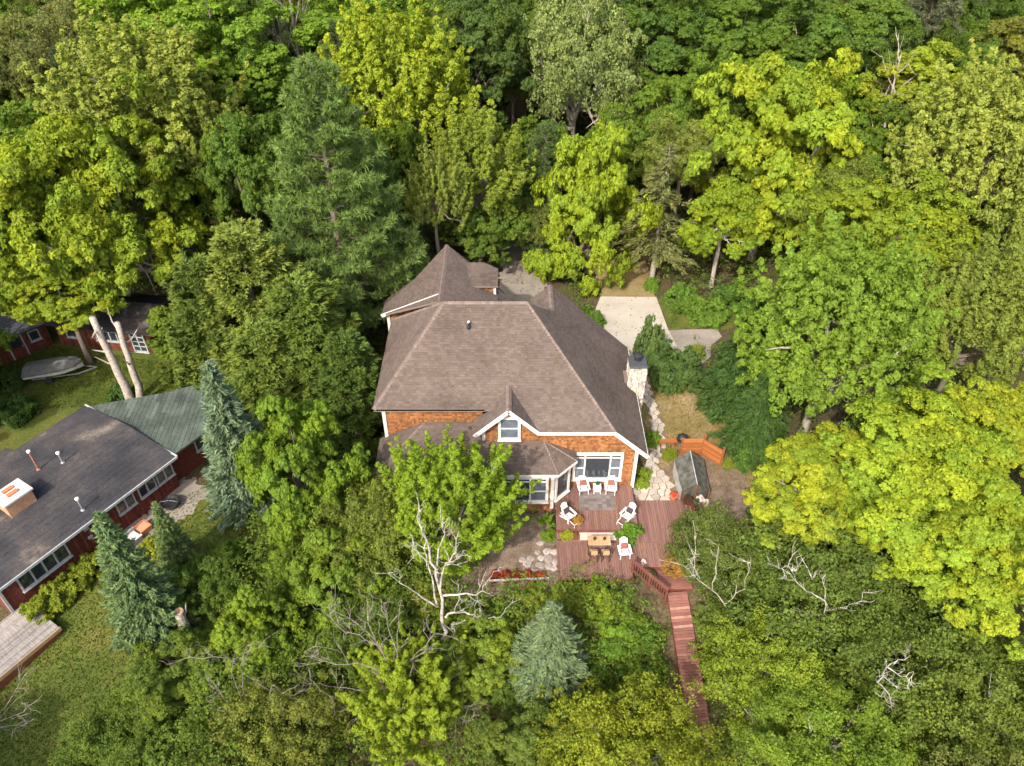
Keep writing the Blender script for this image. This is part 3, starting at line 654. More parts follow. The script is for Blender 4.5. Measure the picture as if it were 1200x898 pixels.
# walls: a solid wall with a skin of cedar shingles
def wall(pts, out, seed, shingled=True):
    mb = MB(); o = Vector(out); P = [Vector(p) for p in pts]; Q = [p-o*.2 for p in P]
    mb.poly(P); mb.poly(Q[::-1])
    for i in range(len(P)): j = (i+1) % len(P); mb.poly([P[i], Q[i], Q[j], P[j]])
    w = hb(mb, "wall", M['cedar_base'])
    if shingled:
        s_ = MB(); courses(s_, pts, .15, .15, .016, seed, out, .008, .012); tag(hb(s_, "wall_shingles", M['cedar'], w), kind="stuff")
    return w
FY = 32.9
wall([(-1.75, FY, 0), (7.6, FY, 0), (7.6, FY, 3.95), (6.0, FY, 5.42), (1.62, FY, 5.42), (-.19, FY, 7.02), (-1.75, FY, 5.55)], (0, -1, 0), 101)
wall([(-7.7, 34.0, 0), (-1.75, 34.0, 0), (-1.75, 34.0, 6.4), (-7.7, 34.0, 6.4)], (0, -1, 0), 102)
wall([(-1.75, 34.0, 0), (-1.75, FY, 0), (-1.75, FY, 5.4), (-1.75, 34, 5.4)], (-1, 0, 0), 103)
wall([(-7.7, 42.2, 0), (-7.7, 34.0, 0), (-7.7, 34.0, 6.5), (-7.7, 42.2, 6.5)], (-1, 0, 0), 104)
wall([(7.6, FY, 0), (7.6, 42.6, 0), (7.6, 42.6, 3.95), (7.6, FY, 3.95)], (1, 0, 0), 105)
wall([(7.6, 42.6, 0), (-.2, 42.6, 0), (-.2, 42.6, 6.1), (2.52, 42.6, 8.65), (7.6, 42.6, 3.95)], (0, 1, 0), 106)
wall([(-.2, 42.2, 0), (-7.7, 42.2, 0), (-7.7, 42.2, 6.4), (-.2, 42.2, 6.4)], (0, 1, 0), 107)
wall([(-7.7, 31.25, 0), (2.45, 31.25, 0), (2.45, 31.25, 3.45), (-7.7, 31.25, 3.45)], (0, -1, 0), 108)
q_ = math.sqrt(.5)
wall([(2.45, 31.25, 0), (3.55, 32.35, 0), (3.55, 32.35, 3.45), (2.45, 31.25, 3.45)], (q_, -q_, 0), 109)
wall([(3.55, 32.35, 0), (3.55, FY, 0), (3.55, FY, 3.45), (3.55, 32.35, 3.45)], (1, 0, 0), 110)
wall([(-7.7, 34.0, 0), (-7.7, 31.25, 0), (-7.7, 31.25, 3.45), (-7.7, 34, 3.45)], (-1, 0, 0), 111)
wall([(-8.6, 43.65, 0), (-4.9, 43.65, 0), (-4.9, 43.65, 7.7), (-8.6, 43.65, 6.15)], (0, -1, 0), 112)
wall([(-8.6, 48, 0), (-8.6, 43.65, 0), (-8.6, 43.65, 6.1), (-8.6, 44.4, 6.1), (-8.6, 48, 4.3)], (-1, 0, 0), 113)
wall([(-1.3, 42.6, 0), (-1.3, 48, 0), (-1.3, 48, 4.9), (-1.3, 46.6, 6.0), (-1.3, 42.6, 6.0)], (1, 0, 0), 114)
wall([(-1.3, 48, 0), (-8.6, 48, 0), (-8.6, 48, 4.2), (-1.3, 48, 4.6)], (0, 1, 0), 115, False)
wall([(-2.65, 46.0, 5.8), (-1.2, 46.0, 5.8), (-1.2, 46.0, 6.93), (-2.65, 46.0, 6.93)], (0, -1, 0), 116)
wall([(-1.2, 46.0, 5.8), (-1.2, 47.6, 5.8), (-1.2, 47.6, 7.3), (-1.2, 46.0, 6.93)], (1, 0, 0), 117)
def trim(name, segs, m=M['white'], parent=None):
    for a, b, w, h in segs: hb(MB().beam(a, b, w, h), name, m, parent)
dn = .09
trim("rake_board", [((-.19, 32.37, 7.27-dn), (-2.2, 32.37, 5.34-dn), .05, .24), ((-.19, 32.37, 7.27-dn), (1.6, 32.37, 5.52-dn), .05, .24), ((6.06, 32.37, 5.53-dn), (8.16, 32.37, 3.6-dn), .05, .26), (tuple(np.array(wl(-4.9, 43.26))-[0, -.02, .07]), tuple(np.array(wl(-8.95, 43.27))-[0, 0, .07]), .05, .24)])
trim("fascia", [((1.58, 32.37, 5.47), (6.08, 32.37, 5.47), .06, .2), ((-8.15, 33.52, 6.27), (-1.6, 33.52, 6.27), .04, .14), ((-1.75, 30.93, 3.42), (2.74, 30.93, 3.42), .05, .17), ((2.74, 30.93, 3.42), (3.9, 32.08, 3.42), .05, .17), ((8.14, 32.4, 3.57), (8.14, 43, 3.57), .05, .18)])
trim("corner_board", [((7.55, FY-.05, .3), (7.55, FY-.05, 3.9), .2, .07), ((-7.66, 33.95, 3.7), (-7.66, 33.95, 6.35), .2, .07), ((2.42, 31.2, .3), (2.42, 31.2, 3.42), .2, .07), ((-1.68, FY-.05, 4.5), (-1.68, FY-.05, 5.45), .2, .07), ((-8.55, 43.6, 3.5), (-8.55, 43.6, 6.05), .2, .07), ((-1.22, 45.95, 5.9), (-1.22, 45.95, 6.92), .17, .07)], )
def window(parent, hbf, o, u, out, w, h, cols, fr=.15, trans=0, cas=None, glass='glass', m=M['white']):
    "casing with recessed panes; cols = [(width share, rows)]"
    o, u, n = Vector(o), Vector(u).normalized(), Vector(out).normalized(); z = Vector((0, 0, 1))
    def bx(mb, a0, a1, b0, b1, d0, d1):
        Mx = Matrix(((u.x, n.x, 0, o.x), (u.y, n.y, 0, o.y), (u.z, n.z, 1, o.z), (0, 0, 0, 1))); mb.box((a0, d0, b0), (a1, d1, b1), Mx)
    mb = MB(); bx(mb, -fr, 0, -fr, h+fr, .0, .11); bx(mb, w, w+fr, -fr, h+fr, .0, .11); bx(mb, 0, w, h, h+fr, .0, .11); bx(mb, -.0, w, -fr, 0, .0, .13)
    bx(mb, -fr-.04, w+fr+.04, -fr-.06, -fr, 0, .16)
    tot = sum(c[0] for c in cols); a = 0; panes = []
    for k, (cw, rows) in enumerate(cols):
        W_ = w*cw/tot; mu = .09 if k < len(cols)-1 else 0
        if mu: bx(mb, a+W_-mu/2, a+W_+mu/2, 0, h, .0, .10)
        x0, x1 = a+(.045 if k else 0), a+W_-mu/2
        H0 = 0; top = h
        if trans: bx(mb, x0, x1, h-trans-.06, h-trans, .0, .09); panes.append((x0, x1, h-trans, h, 0)); top = h-trans-.06
        for r in range(rows):
            b0, b1 = top*r/rows, top*(r+1)/rows
            if r: bx(mb, x0, x1, b0-.03, b0+.03, .0, .085)
            panes.append((x0, x1, b0, b1, rows == 2))
        a += W_
    wn_ = hbf(mb, "window", m)
    for x0, x1, b0, b1, kind in panes:
        p = MB(); bx(p, x0-.005, x1+.005, b0-.005, b1+.005, .0, .035); hbf(p, "pane", M['sash_glass' if kind else glass], wn_)
    return wn_
def wpx(x0, y0, x1, y1, Y): a = on_y(x0, y1, Y); b = on_y(x1, y0, Y); return a, b[0]-a[0], b[2]-a[2]
a, w, h = wpx(673, 533, 728, 561, FY-.05); window(house, hb, (a[0], FY-.02, a[2]+.1), (1, 0, 0), (0, -1, 0), w, h-.1, [(.75, 2), (2.05, 1), (.8, 2)], .16, .2)
a, w, h = wpx(587, 491, 607, 513, FY-.05); window(house, hb, (a[0], FY-.02, a[2]), (1, 0, 0), (0, -1, 0), w, h, [(1, 2)], .16)
a, w, h = wpx(570, 561, 640, 586, 31.2); window(house, hb, (a[0], 31.23, a[2]), (1, 0, 0), (0, -1, 0), w, h, [(2.4, 1), (.85, 2)], .16, .22)
window(house, hb, (2.45+.28*q_+.02*q_, 31.25+.28*q_-.02*q_, .95), (q_, q_, 0), (q_, -q_, 0), 1.0, 2.1, [(1, 1)], .14)
window(house, hb, (-6.5, 31.23, 1.1), (1, 0, 0), (0, -1, 0), 1.6, 1.6, [(1, 2), (1, 2)], .14)
window(house, hb, (7.62, 35, 1.0), (0, 1, 0), (1, 0, 0), 1.5, 1.4, [(1, 2), (1, 2)], .14)
window(house, hb, (-7.72, 39, 1.2), (0, -1, 0), (-1, 0, 0), 1.5, 1.4, [(1, 2), (1, 2)], .14)
lp = hb(MB().box((2.02, 31.16, 2.3), (2.14, 31.24, 2.62)), "wall_lamp", M['white'])
# vent pipe in the roof
vp = at(550, 396, 8.6); vz = fp(0, vp[1])[2]
ob = hb(MB().lathe([(.16, -.12), (.15, .06), (.07, .08), (.06, .34)], (vp[0], vp[1], vz), 10), "vent_pipe", M['black']); hb(MB().lathe([(.065, .34), (.065, .44), (.03, .46)], (vp[0], vp[1], vz), 10), "vent_cap", M['white'], ob)
# chimney
X0, X1, Y0, Y1, ZT = 7.55, 8.62, 38.1, 39.25, 5.75
chim = hb(MB().box((X0+.05, Y0+.05, -.1), (X1-.05, Y1-.05, ZT)), "chimney", M['mortar'])
mb = MB(); rr = random.Random(5)
for face in range(4):
    L = X1-X0 if face % 2 == 0 else Y1-Y0; z = -.05
    while z < ZT-.02:
        hh = min(rr.uniform(.13, .24), ZT-z); a = 0
        while a < L-.02:
            ww = min(rr.uniform(.16, .36), L-a)
            if L-a-ww < .1: ww = L-a
            i = .02; d = rr.uniform(.0, .06)
            a0, a1, z0, z1 = a+i, a+ww-i, z+i, z+hh-i
            if face == 0: mb.box((X0+a0, Y0-d, z0), (X0+a1, Y0+.06, z1), None, rr.random())
            elif face == 2: mb.box((X0+a0, Y1-.06, z0), (X0+a1, Y1+d, z1), None, rr.random())
            elif face == 1: mb.box((X1-.06, Y0+a0, z0), (X1+d, Y0+a1, z1), None, rr.random())
            else: mb.box((X0-d, Y0+a0, z0), (X0+.06, Y0+a1, z1), None, rr.random())
            a += ww
        z += hh
tag(hb(mb, "chimney_stones", M['chim_stone'], chim), kind="stuff")
hb(MB().box((X0-.04, Y0-.05, ZT), (X1+.04, Y1+.05, ZT+.13), None, .5, .03), "chimney_cap", M['capslab'], chim)
hb(MB().lathe([(.24, 0), (.24, .3), (.3, .3), (.3, .36), (.1, .44)], ((X0+X1)/2, (Y0+Y1)/2+.15, ZT+.16), 12), "flue", M['black'], chim)
hb(MB().box((X0-.25, Y0+.2, 3.9), (X0+.02, Y1+.05, 4.6)), "chimney_flashing", M['cap'], chim)

# ------------------------------------------------------------------ the deck, its steps and furniture
deck = empty("wooden_deck", (5, 29.5, 0), 0, "red-brown wooden deck on two levels in front of the house", "deck")
def db(mb, name, m, parent=None):
    o = link(name, mb.mesh(name), m); o.parent = parent or deck
    if parent is None: o.location = (-5, -29.5, 0)
    return o
def boards(x0, x1, y0, y1, z, seed, cut=None, w=.14):
    rr = random.Random(seed); n = int(round((x1-x0)/w)); w = (x1-x0)/n
    for i in range(n):
        a = x0+i*w; yb = y1
        db(MB().box((a+.005, y0+rr.uniform(-.008, .008), z-.035), (a+w-.005, yb, z+rr.uniform(0, .005)), None, rr.random(), .005), "deck_board", M['deck'])
boards(2.65, 7.52, 29.3, 32.86, .55, 1); boards(2.6, 6.86, 26.1, 28.62, .2, 2); boards(6.86, 10.62, 26.9, 28.62, .2, 3); boards(7.54, 10.62, 28.63, 31.9, .2, 4)
db(MB().box((2.67, 29.32, -.5), (7.5, 32.8, .5)).box((2.62, 26.14, -1.2), (6.84, 28.6, .15)).box((6.88, 26.94, -1.2), (10.6, 28.6, .15)).box((7.56, 28.65, -.5), (10.6, 31.88, .15)), "deck_base", M['deck_dark'])
db(MB().box((2.64, 28.66, -.2), (3.0, 29.28, .36)).box((3.96, 28.66, -.2), (6.16, 29.28, .375)).box((2.64, 28.63, -.2), (7.52, 28.72, .36)), "step", M['deck'])
db(MB().box((2.62, 29.24, .2), (7.54, 29.31, .56)), "riser", M['deck_dark']); db(MB().box((2.58, 26.04, -.1), (6.9, 26.1, .215)), "rim_board", M['deck_dark'])
tag(MB().box((3.0, 28.73, 0), (3.95, 29.23, .33)).box((6.17, 28.73, 0), (7.5, 29.23, .33)).build("planter_soil", M['soil']), kind="structure")
for i in range(4):
    db(MB().box((4.0+i*.535, 28.66, .38), (4.0+i*.535+.52, 29.22, .405), None, .2+.2*i, .006), "step_tile", M['mat'])
mb = MB(); rr = random.Random(3)
for i in range(8):
    for j in range(6): mb.box((4.15+i*.275, 30.8+j*.235, .556), (4.15+(i+1)*.275-.012, 30.8+(j+1)*.235-.012, .572), None, rr.random())
rug = mb.build("outdoor_rug", M['rug']); tag(rug, "grey checked rug on the deck in front of the two red-cushioned chairs", "rug")
d_ = at(662, 592, .57); o = MB().box((-.5, -.38, 0), (.5, .38, .02)).build("doormat", M['doormat'], None, (d_[0], d_[1], .558), (0, 0, math.radians(45))); tag(o, "brown doormat lying diagonally beside the bay window", "doormat")

def lounge(x, y, z, rz, label, cushion='redcloth', pillow=True, ottoman=False):
    "white slatted garden chair with sloping back and broad arms"
    t = empty("garden_chair", (x, y, z), rz, label, "chair", "white slatted chairs on the deck"); W = M['white_paint']; t.scale = (.88, .88, .9)
    for i in range(5):
        y0 = -.34+i*.115; z0 = .36-.028*i
        MB().box((-.27, y0, z0), (.27, y0+.1, z0+.022), None, .5, .004).build("seat_slat", W, t)
    for i in range(5):
        a = -.26+i*.106; tp = (.98, 1.05, 1.08, 1.05, .98)[i]
        MB().beam((a+.048, .2, .26), (a+.048, .2+.42*(tp-.26)/.8, tp), .095, .022, (0, 1, 0)).build("back_slat", W, t)
    for s in (-1, 1):
        MB().box((s*.36-.075, -.42, .55), (s*.36+.075, .36, .575), None, .5, .005).build("arm", W, t)
        MB().box((s*.31-.025, -.38, 0), (s*.31+.025, -.28, .55)).build("leg", W, t)
        MB().beam((s*.3, -.38, .36), (s*.3, .52, .03), .04, .1).build("leg", W, t)
        MB().box((s*.33-.02, .24, .1), (s*.33+.02, .3, .55)).build("arm_post", W, t)
    MB().box((-.3, .36, .6), (.3, .4, .66)).build("back_rail", W, t)
    if cushion:
        c = MB().box((-.21, 0, -.04), (.21, .36, .06), None, .5, .03).build("cushion", M[cushion], t, (0, .12, .48), (math.radians(62), 0, 0))
    return t
lounge(4.42, 32.35, .555, .12, "white slatted chair with a red cushion, left of the small table under the wide window")
lounge(6.12, 32.35, .555, -.1, "white slatted chair with a red cushion, right of the small table under the wide window")
def footrest_chair(x, y, rz, label):
    t = lounge(x, y, .555, rz, label, 'darkcloth')
    o = MB().box((-.25, -.9, .26), (.25, -.86, .3)).box((-.25, -.9, .26), (-.21, -.4, .3)).box((.21, -.9, .26), (.25, -.4, .3)).box((-.24, -.9, 0), (-.2, -.86, .26)).box((.2, -.9, 0), (.24, -.86, .26)).build("footrest_frame", M['white_paint'], t)
footrest_chair(3.38, 30.15, math.radians(38), "white slatted chair with dark pillow and footrest at the upper deck's left end")
footrest_chair(6.92, 30.15, math.radians(-42), "white slatted chair with a dark pillow beside the round green bush")
lounge(6.5, 27.75, .205, math.radians(5), "white slatted chair with a red patterned cushion alone on the lower deck")
t = empty("side_table", (5.28, 32.3, .555), 0, "small white side table between the two red-cushioned chairs", "table")
MB().box((-.24, -.22, .5), (.24, .22, .54), None, .5, .006).build("tabletop", M['white_paint'], t); MB().box((-.2, -.18, .16), (.2, .18, .19)).build("shelf", M['white_paint'], t)
for a in (-1, 1):
    for b in (-1, 1): MB().box((a*.2-.025, b*.18-.025, 0), (a*.2+.025, b*.18+.025, .5)).build("leg", M['white_paint'], t)
def pot(x, y, z, r, h, m, label, col, pr, ph, leafm='leaf', pcat='potted plant', var=None):
    t = empty("potted_plant", (x, y, z), 0, label, pcat)
    MB().lathe([(r*.68, 0), (r*.9, h*.7), (r, h*.85), (r*1.1, h*.86), (r*1.1, h), (r*.9, h), (r*.88, h*.8)], (0, 0, 0), 12).build("pot", M[m], t)
    MB().lathe([(r*.86, h*.78), (r*.5, h*.8), (.01, h*.82)], (0, 0, 0), 10).build("soil", M['soil'], t)
    if col:
        lf, st = V['shrub'][RNG.randrange(4) if var is None else var]
        a = link('foliage', with_mat(lf, M[leafm]), None, t, (0, 0, h*.8)); a.scale = (pr, pr, ph); a.color = (*col, 1)
    return t
pot(5.28, 32.36, 1.097, .08, .14, 'bluepot', "tiny green plant in a blue-grey pot on the white side table", (.05, .14, .06), .13, .18)
pot(3.95, 29.75, .555, .16, .3, 'terracotta', "golden-leaved plant in a terracotta pot at the left chair's foot", (.34, .20, .04), .32, .42)
# tall table with two stools
tx, ty = 5.02, 28.05
t = empty("bar_table", (tx, ty, .205), 0, "high light-wood table with dark legs on the lower deck", "table")
for i in range(6): MB().box((-.66+i*.22, -.34, .9), (-.66+(i+1)*.22-.008, .34, .935), None, i/6, .005).build("table_plank", M['oak'], t)
for a in (-1, 1):
    for b in (-1, 1): MB().box((a*.6-.025, b*.29-.025, 0), (a*.6+.025, b*.29+.025, .9)).build("leg", M['brownmetal'], t)
for b in (-1, 1): MB().box((-.6, b*.29-.015, .14), (.6, b*.29+.015, .17)).build("stretcher", M['brownmetal'], t)
pot(tx-.27, ty+.04, 1.14, .075, .12, 'brownmetal', "left dark pot with a small plant on the high table", (.09, .10, .02), .1, .14)
pot(tx+.3, ty+.04, 1.14, .075, .12, 'brownmetal', "right dark pot with a small plant on the high table", (.09, .10, .02), .1, .14)
for k, s_ in enumerate((-.34, .34)):
    t = empty("bar_chair", (tx+s_, ty-.62, .205), math.pi, ("left" if k == 0 else "right")+" bar chair of light wood and dark metal pulled up to the high table", "chair", "bar chairs at the high table")
    for i in range(3): MB().box((-.22, -.2+i*.135, .62), (.22, -.2+(i+1)*.135-.012, .65), None, .3+i*.2, .004).build("seat_slat", M['oak'], t)
    for i in range(2): MB().box((-.23, .2, .78+i*.13), (.23, .225, .78+i*.13+.11), None, .5).build("back_slat", M['oak'], t)
    for a in (-1, 1):
        MB().box((a*.21-.02, -.2, 0), (a*.21+.02, -.16, .62)).build("leg", M['brownmetal'], t); MB().box((a*.21-.02, .18, 0), (a*.21+.02, .225, 1.04)).build("leg", M['brownmetal'], t)
        MB().box((a*.21-.012, -.18, .25), (a*.21+.012, .2, .275)).build("stretcher", M['brownmetal'], t)
    MB().box((-.2, -.19, .22), (.2, -.165, .245)).build("footrail", M['brownmetal'], t)
# stair down to the shore
stair = empty("boardwalk", (9.3, 26.5, 0), 0, "sloping red plank boardwalk running downhill from the deck towards the water", "boardwalk")
def sb(mb, name, m): 
    o = link(name, mb.mesh(name), m); o.parent = stair; o.location = (-9.3, -26.5, 0); return o
rr = random.Random(8)
for i in range(6): sb(MB().box((8.35, 25.62+i*.21, -.1), (10.15, 25.62+(i+1)*.21-.012, -.06+rr.uniform(0, .006)), None, rr.random(), .006), "landing_plank", M['stair'])
sb(MB().box((8.3, 26.0, -1.2), (8.36, 26.9, -.05)).box((8.4, 25.65, -.9), (10.1, 25.72, -.11)), "landing_frame", M['deck_dark'])
A_, B_ = np.array([9.28, 25.5, -.2]), np.array([9.9, 18.8, -3.45]); ns = 46
for i in range(ns):
    f0, f1 = i/ns, (i+1)/ns; p = A_+(B_-A_)*f0; q = A_+(B_-A_)*f1; ang = math.atan2(q[1]-p[1], q[0]-p[0])+math.pi/2; c = (p+q)/2; run = math.hypot(q[0]-p[0], q[1]-p[1])/2
    sl = math.atan2(p[2]-q[2], run*2); Mx = Matrix.Translation((c[0], c[1], c[2])) @ Matrix.Rotation(ang, 4, 'Z') @ Matrix.Rotation(sl, 4, 'X'); run /= math.cos(sl)
    sb(MB().box((-.56+rr.uniform(-.012, .012), -run+.005, -.04), (.56+rr.uniform(-.012, .012), run-.005, rr.uniform(0, .008)), Mx, rr.random(), .006), "deck_plank", M['stair'] if i not in (5, 8, 11) else M['stair_worn'])
for s_ in (-.55, .55): sb(MB().beam(A_+[s_, 0, -.26], B_+[s_, 0, -.26], .06, .3), "stringer", M['deck_dark'])
# railing
rail = empty("deck_railing", (6.9, 26.7, 0), 0, "dark brown wooden railing slanting from the lower deck to the stair", "railing")
def rb(mb, name, m): o = link(name, mb.mesh(name), m); o.parent = rail; o.location = (-6.9, -26.7, 0); return o
ra, rb_ = np.array([6.82, 26.55, .2]), np.array([8.5, 24.95, -.12])
for f in (0, .5, 1): p = ra+(rb_-ra)*f; rb(MB().box((p[0]-.06, p[1]-.06, p[2]-1.4), (p[0]+.06, p[1]+.06, p[2]+1.08), None, .5, .015), "post", M['deck_dark'])
for h_, w_ in ((1.0, .11), (.88, .05), (.16, .05)): rb(MB().beam(ra+[0, 0, h_], rb_+[0, 0, h_], w_, .05 if w_ > .1 else .09), "rail", M['deck_dark'])
for i in range(1, 14):
    p = ra+(rb_-ra)*(i/14); rb(MB().box((p[0]-.022, p[1]-.022, p[2]+.16), (p[0]+.022, p[1]+.022, p[2]+.86)), "baluster", M['deck_dark'])

# ------------------------------------------------------------------ patio, path and stones
def paving(name, poly, z, cell, seed, m='stone', inset=.045):
    rr = random.Random(seed); xs = [p[0] for p in poly]; ys = [p[1] for p in poly]
    base = sheet(name, poly, M['soil'], z-.03, res=.3, rag=.1, seed=seed)
    x0, y0 = min(xs), min(ys); nx, ny = int((max(xs)-x0)/cell)+2, int((max(ys)-y0)/cell)+2
    G = {(i, j): (x0+(i+(.5 if j % 2 else 0)-.5)*cell+rr.uniform(-.3, .3)*cell, y0+(j-.5)*cell+rr.uniform(-.3, .3)*cell) for i in range(-1, nx+3) for j in range(-1, ny+3)}
    for (i, j), (cx, cy) in G.items():
        if not inside(poly, cx, cy): continue
        q = [(cx-cell, cy-cell), (cx+cell, cy-cell), (cx+cell, cy+cell), (cx-cell, cy+cell)]
        for di in range(-2, 3):
            for dj in range(-2, 3):
                o = G.get((i+di, j+dj))
                if o and (di or dj):
                    nx_, ny_ = o[0]-cx, o[1]-cy; L = math.hypot(nx_, ny_); q = clip(q, nx_/L, ny_/L, (nx_*cx+ny_*cy)/L+L/2-inset*.5)
        if len(q) < 3: continue
        zt = z+rr.uniform(.0, .025)+g(cx, cy); mb = MB(); ti = rr.random()
        top = [(cx+(x-cx)*.95, cy+(y-cy)*.95, zt) for x, y in q]; lo = [(x, y, zt-.02) for x, y in q]; bo = [(x, y, zt-.08) for x, y in q]
        mb.poly(top, ti)
        for k in range(len(q)):
            l = (k+1) % len(q); mb.poly([lo[k], lo[l], top[l], top[k]], ti); mb.poly([bo[k], bo[l], lo[l], lo[k]], ti)
        link("flagstone", mb.mesh("flagstone"), M[m], base)
    return base
paving("stone_patio", [(7.58, 31.93), (10.15, 31.93), (10.2, 33.2), (9.9, 34.6), (9.5, 35.4), (8.7, 35.2), (8.4, 33.6), (7.58, 33.1)], .12, .52, 1)
paving("stone_path", [(8.75, 35.3), (9.6, 35.3), (10.2, 36.8), (10.5, 39), (10.15, 41.5), (10.0, 43.5), (9.25, 43.5), (9.45, 41), (9.75, 39), (9.4, 37)], .09, .42, 2)
rr = random.Random(12)
for i, (px, py, r) in enumerate([(641, 645, .33), (650, 646, .30), (643, 654, .36), (651, 657, .30), (634, 653, .26), (618, 659, .36), (633, 661, .34), (643, 662, .34), (630, 646, .24), (622, 653, .28), (612, 655, .25), (649, 664, .28), (626, 665, .3), (633, 636, .26)]):
    p = at(px, py, .1); mb = MB(); k = 10; prof = [(1.0, 0), (1.03, .16), (.8, .3), (.35, .36)]; n0 = len(mb.v)
    r *= .74; mb.lathe([(r*a, r*.9*b) for a, b in prof], (0, 0, 0), k)
    mb.v = [(x*(1+.2*math.sin(3*math.atan2(y, x)+i))*1.1, y*(1+.16*math.cos(2*math.atan2(y, x)+i)), z) for x, y, z in mb.v]
    mb.t = [rr.random()]*len(mb.t)
    tag(mb.build("rock", M['rock'], None, (p[0], p[1], g(p[0], p[1])+.02), (0, 0, rr.uniform(0, 6))), "pale rounded field stone in the bed left of the lower deck", "rock", "field stones left of the lower deck")
tag(MB().beam((-1.3, 26.05, .08), (2.1, 26.2, .08), .07, .12).build("bed_edging", M['trim_grey']), "pale board edging along the red flower bed", "edging board")

def litter(name, seed, n, fn, size, col, m='leaf', up=.9):
    rng = np.random.default_rng(seed); P = []
    while len(P) < n:
        q = fn(rng)
        if q is not None: P.append(q)
    P = np.array(P); nr = unit(np.array([0, 0, 1.])*up+rng.normal(size=(n, 3))*.25); u, v = frames(rng, nr); sc = size*rng.uniform(.5, 1.3, n)[:, None]
    o = link(name, leaf_mesh(name, P, u*sc, v*sc*.8, .5+rng.normal(size=n)*.25, rng.uniform(0, 1, n)), M[m]); o.color = (*col, 1); return tag(o, kind="stuff")
def on_poly(poly, dz):
    xs = [p[0] for p in poly]; ys = [p[1] for p in poly]
    def f(rng):
        x, y = rng.uniform(min(xs), max(xs)), rng.uniform(min(ys), max(ys))
        return (x, y, g(x, y)+dz) if inside(poly, x, y) else None
    return f
LAWN = [(-29, 10), (-25.6, 22.6), (-23.4, 28), (-21.6, 31), (-19, 34), (-15.2, 31), (-15.5, 24), (-15.5, 18), (-17.5, 9)]; YARD = [(-40, 40), (-40, 46), (-36, 48), (-27, 46), (-22, 46), (-22, 40), (-28, 41)]; DRY = [(8.9, 33), (9, 44), (10.5, 47), (13, 46), (15, 43), (15.6, 38), (15.4, 33)]
for k, (pl, n_) in enumerate(((LAWN, 26000), (YARD, 16000))): litter("grass_tufts", 40+k, n_, on_poly(pl, .05), .055, (.062, .098, .014), up=.35)
litter("grass_tufts", 42, 12000, on_poly(DRY, .05), .05, (.17, .14, .05), up=.35)
litter("fallen_leaves", 43, 130, on_poly([(6.5, 46), (7.5, 54.8), (12.3, 54.8), (12.6, 46)], .085), .07, (.16, .10, .035))
litter("fallen_leaves", 44, 350, on_poly([(-1, 46), (-.5, 62), (2.8, 62), (3.2, 46)], .055), .08, (.10, .075, .035))
litter("fallen_leaves", 45, 200, on_poly(LAWN, .08), .06, (.20, .14, .04))
litter("fallen_leaves", 46, 160, lambda r: (r.uniform(2.7, 10.5), r.uniform(26.3, 28.5), .22), .05, (.22, .16, .04))
litter("fallen_leaves", 47, 90, lambda r: (r.uniform(2.8, 7.4), r.uniform(29.4, 31.0), .57), .045, (.22, .16, .04))
def roof_pt(r):
    x, y = r.uniform(-7.5, 5), r.uniform(32.6, 38.5); z = 5.55+.75*(y-32.4)
    if z > 6.375+.989*(x+8.15) or z > 3.65+.9325*(8.12-x) or (y < 33.6 and x < 1.7) or z > 10.3: return None
    if abs(x+.19) < 1.9 and y < 35: return None
    return (x, y, z+.05)
litter("fallen_leaves", 48, 260, roof_pt, .05, (.20, .15, .06))

# ------------------------------------------------------------------ fence, grill, shelter
fn = empty("privacy_fence", (12.5, 35.9, 0), 0, "orange cedar board fence of two panels by the dry grass", "fence")
def fb(mb, name, m): o = link(name, mb.mesh(name), m); o.parent = fn; o.location = (-12.5, -35.9, 0); return o
pA, pB, pC = np.array([11.15, 36.0]), np.array([12.55, 36.0]), np.array([13.6, 34.95]); rr = random.Random(4)
for a, b, zt in ((pA, pB, 1.55), (pB, pC, 1.5)):
    n = 9
    for i in range(n):
        z0 = .1+i*(zt-.1)/n; fb(MB().beam((*a, z0+.075), (*b, z0+.075), .03+rr.uniform(0, .008), (zt-.1)/n-.012, tint=rr.random()), "fence_board", M['fence'])
for p, h_ in ((pA, 1.55), (pB, 1.85), (pC, 1.75)): fb(MB().box((p[0]-.06, p[1]-.03, -.1), (p[0]+.06, p[1]+.09, h_), None, .5, .012), "fence_post", M['postwood'])
gr = empty("kettle_grill", (11.35, 36.75, 0.03), 0, "black kettle grill standing behind the orange fence", "grill")
MB().lathe([(.05, .52), (.26, .58), (.36, .74), (.37, .82)], (0, 0, 0), 18).build("bowl", M['black'], gr, smooth=True); MB().lathe([(.385, .82), (.36, .96), (.25, 1.08), (.06, 1.13)], (0, 0, 0), 18).build("lid", M['black'], gr, smooth=True)
MB().tube([(-.06, 0, 1.13), (-.05, 0, 1.2), (.05, 0, 1.2), (.06, 0, 1.13)], .014, 6).build("handle", M['black'], gr)
for k in range(3): a = k*2.1; MB().tube([(.22*math.cos(a), .22*math.sin(a), .58), (.34*math.cos(a), .34*math.sin(a), 0)], .016, 6).build("leg", M['galv'], gr)
tb = empty("potting_bench", (10.45, 36.9, .03), .1, "low red-brown wooden bench left of the kettle grill", "bench")
for i in range(3): MB().box((-.6, -.22+i*.15, .42), (.6, -.22+(i+1)*.15-.015, .46), None, .3*i, .005).build("bench_slat", M['fence'], tb)
for a in (-1, 1): MB().box((a*.5-.03, -.18, 0), (a*.5+.03, .18, .42)).build("leg", M['postwood'], tb)
sh = empty("tarp_shelter", (11.2, 32.9, 0), 0, "low shelter roofed with grey-green canvas beside the stone patio", "shelter")
def sbx(mb, name, m): o = link(name, mb.mesh(name), m); o.parent = sh; o.location = (-11.2, -32.9, 0); return o
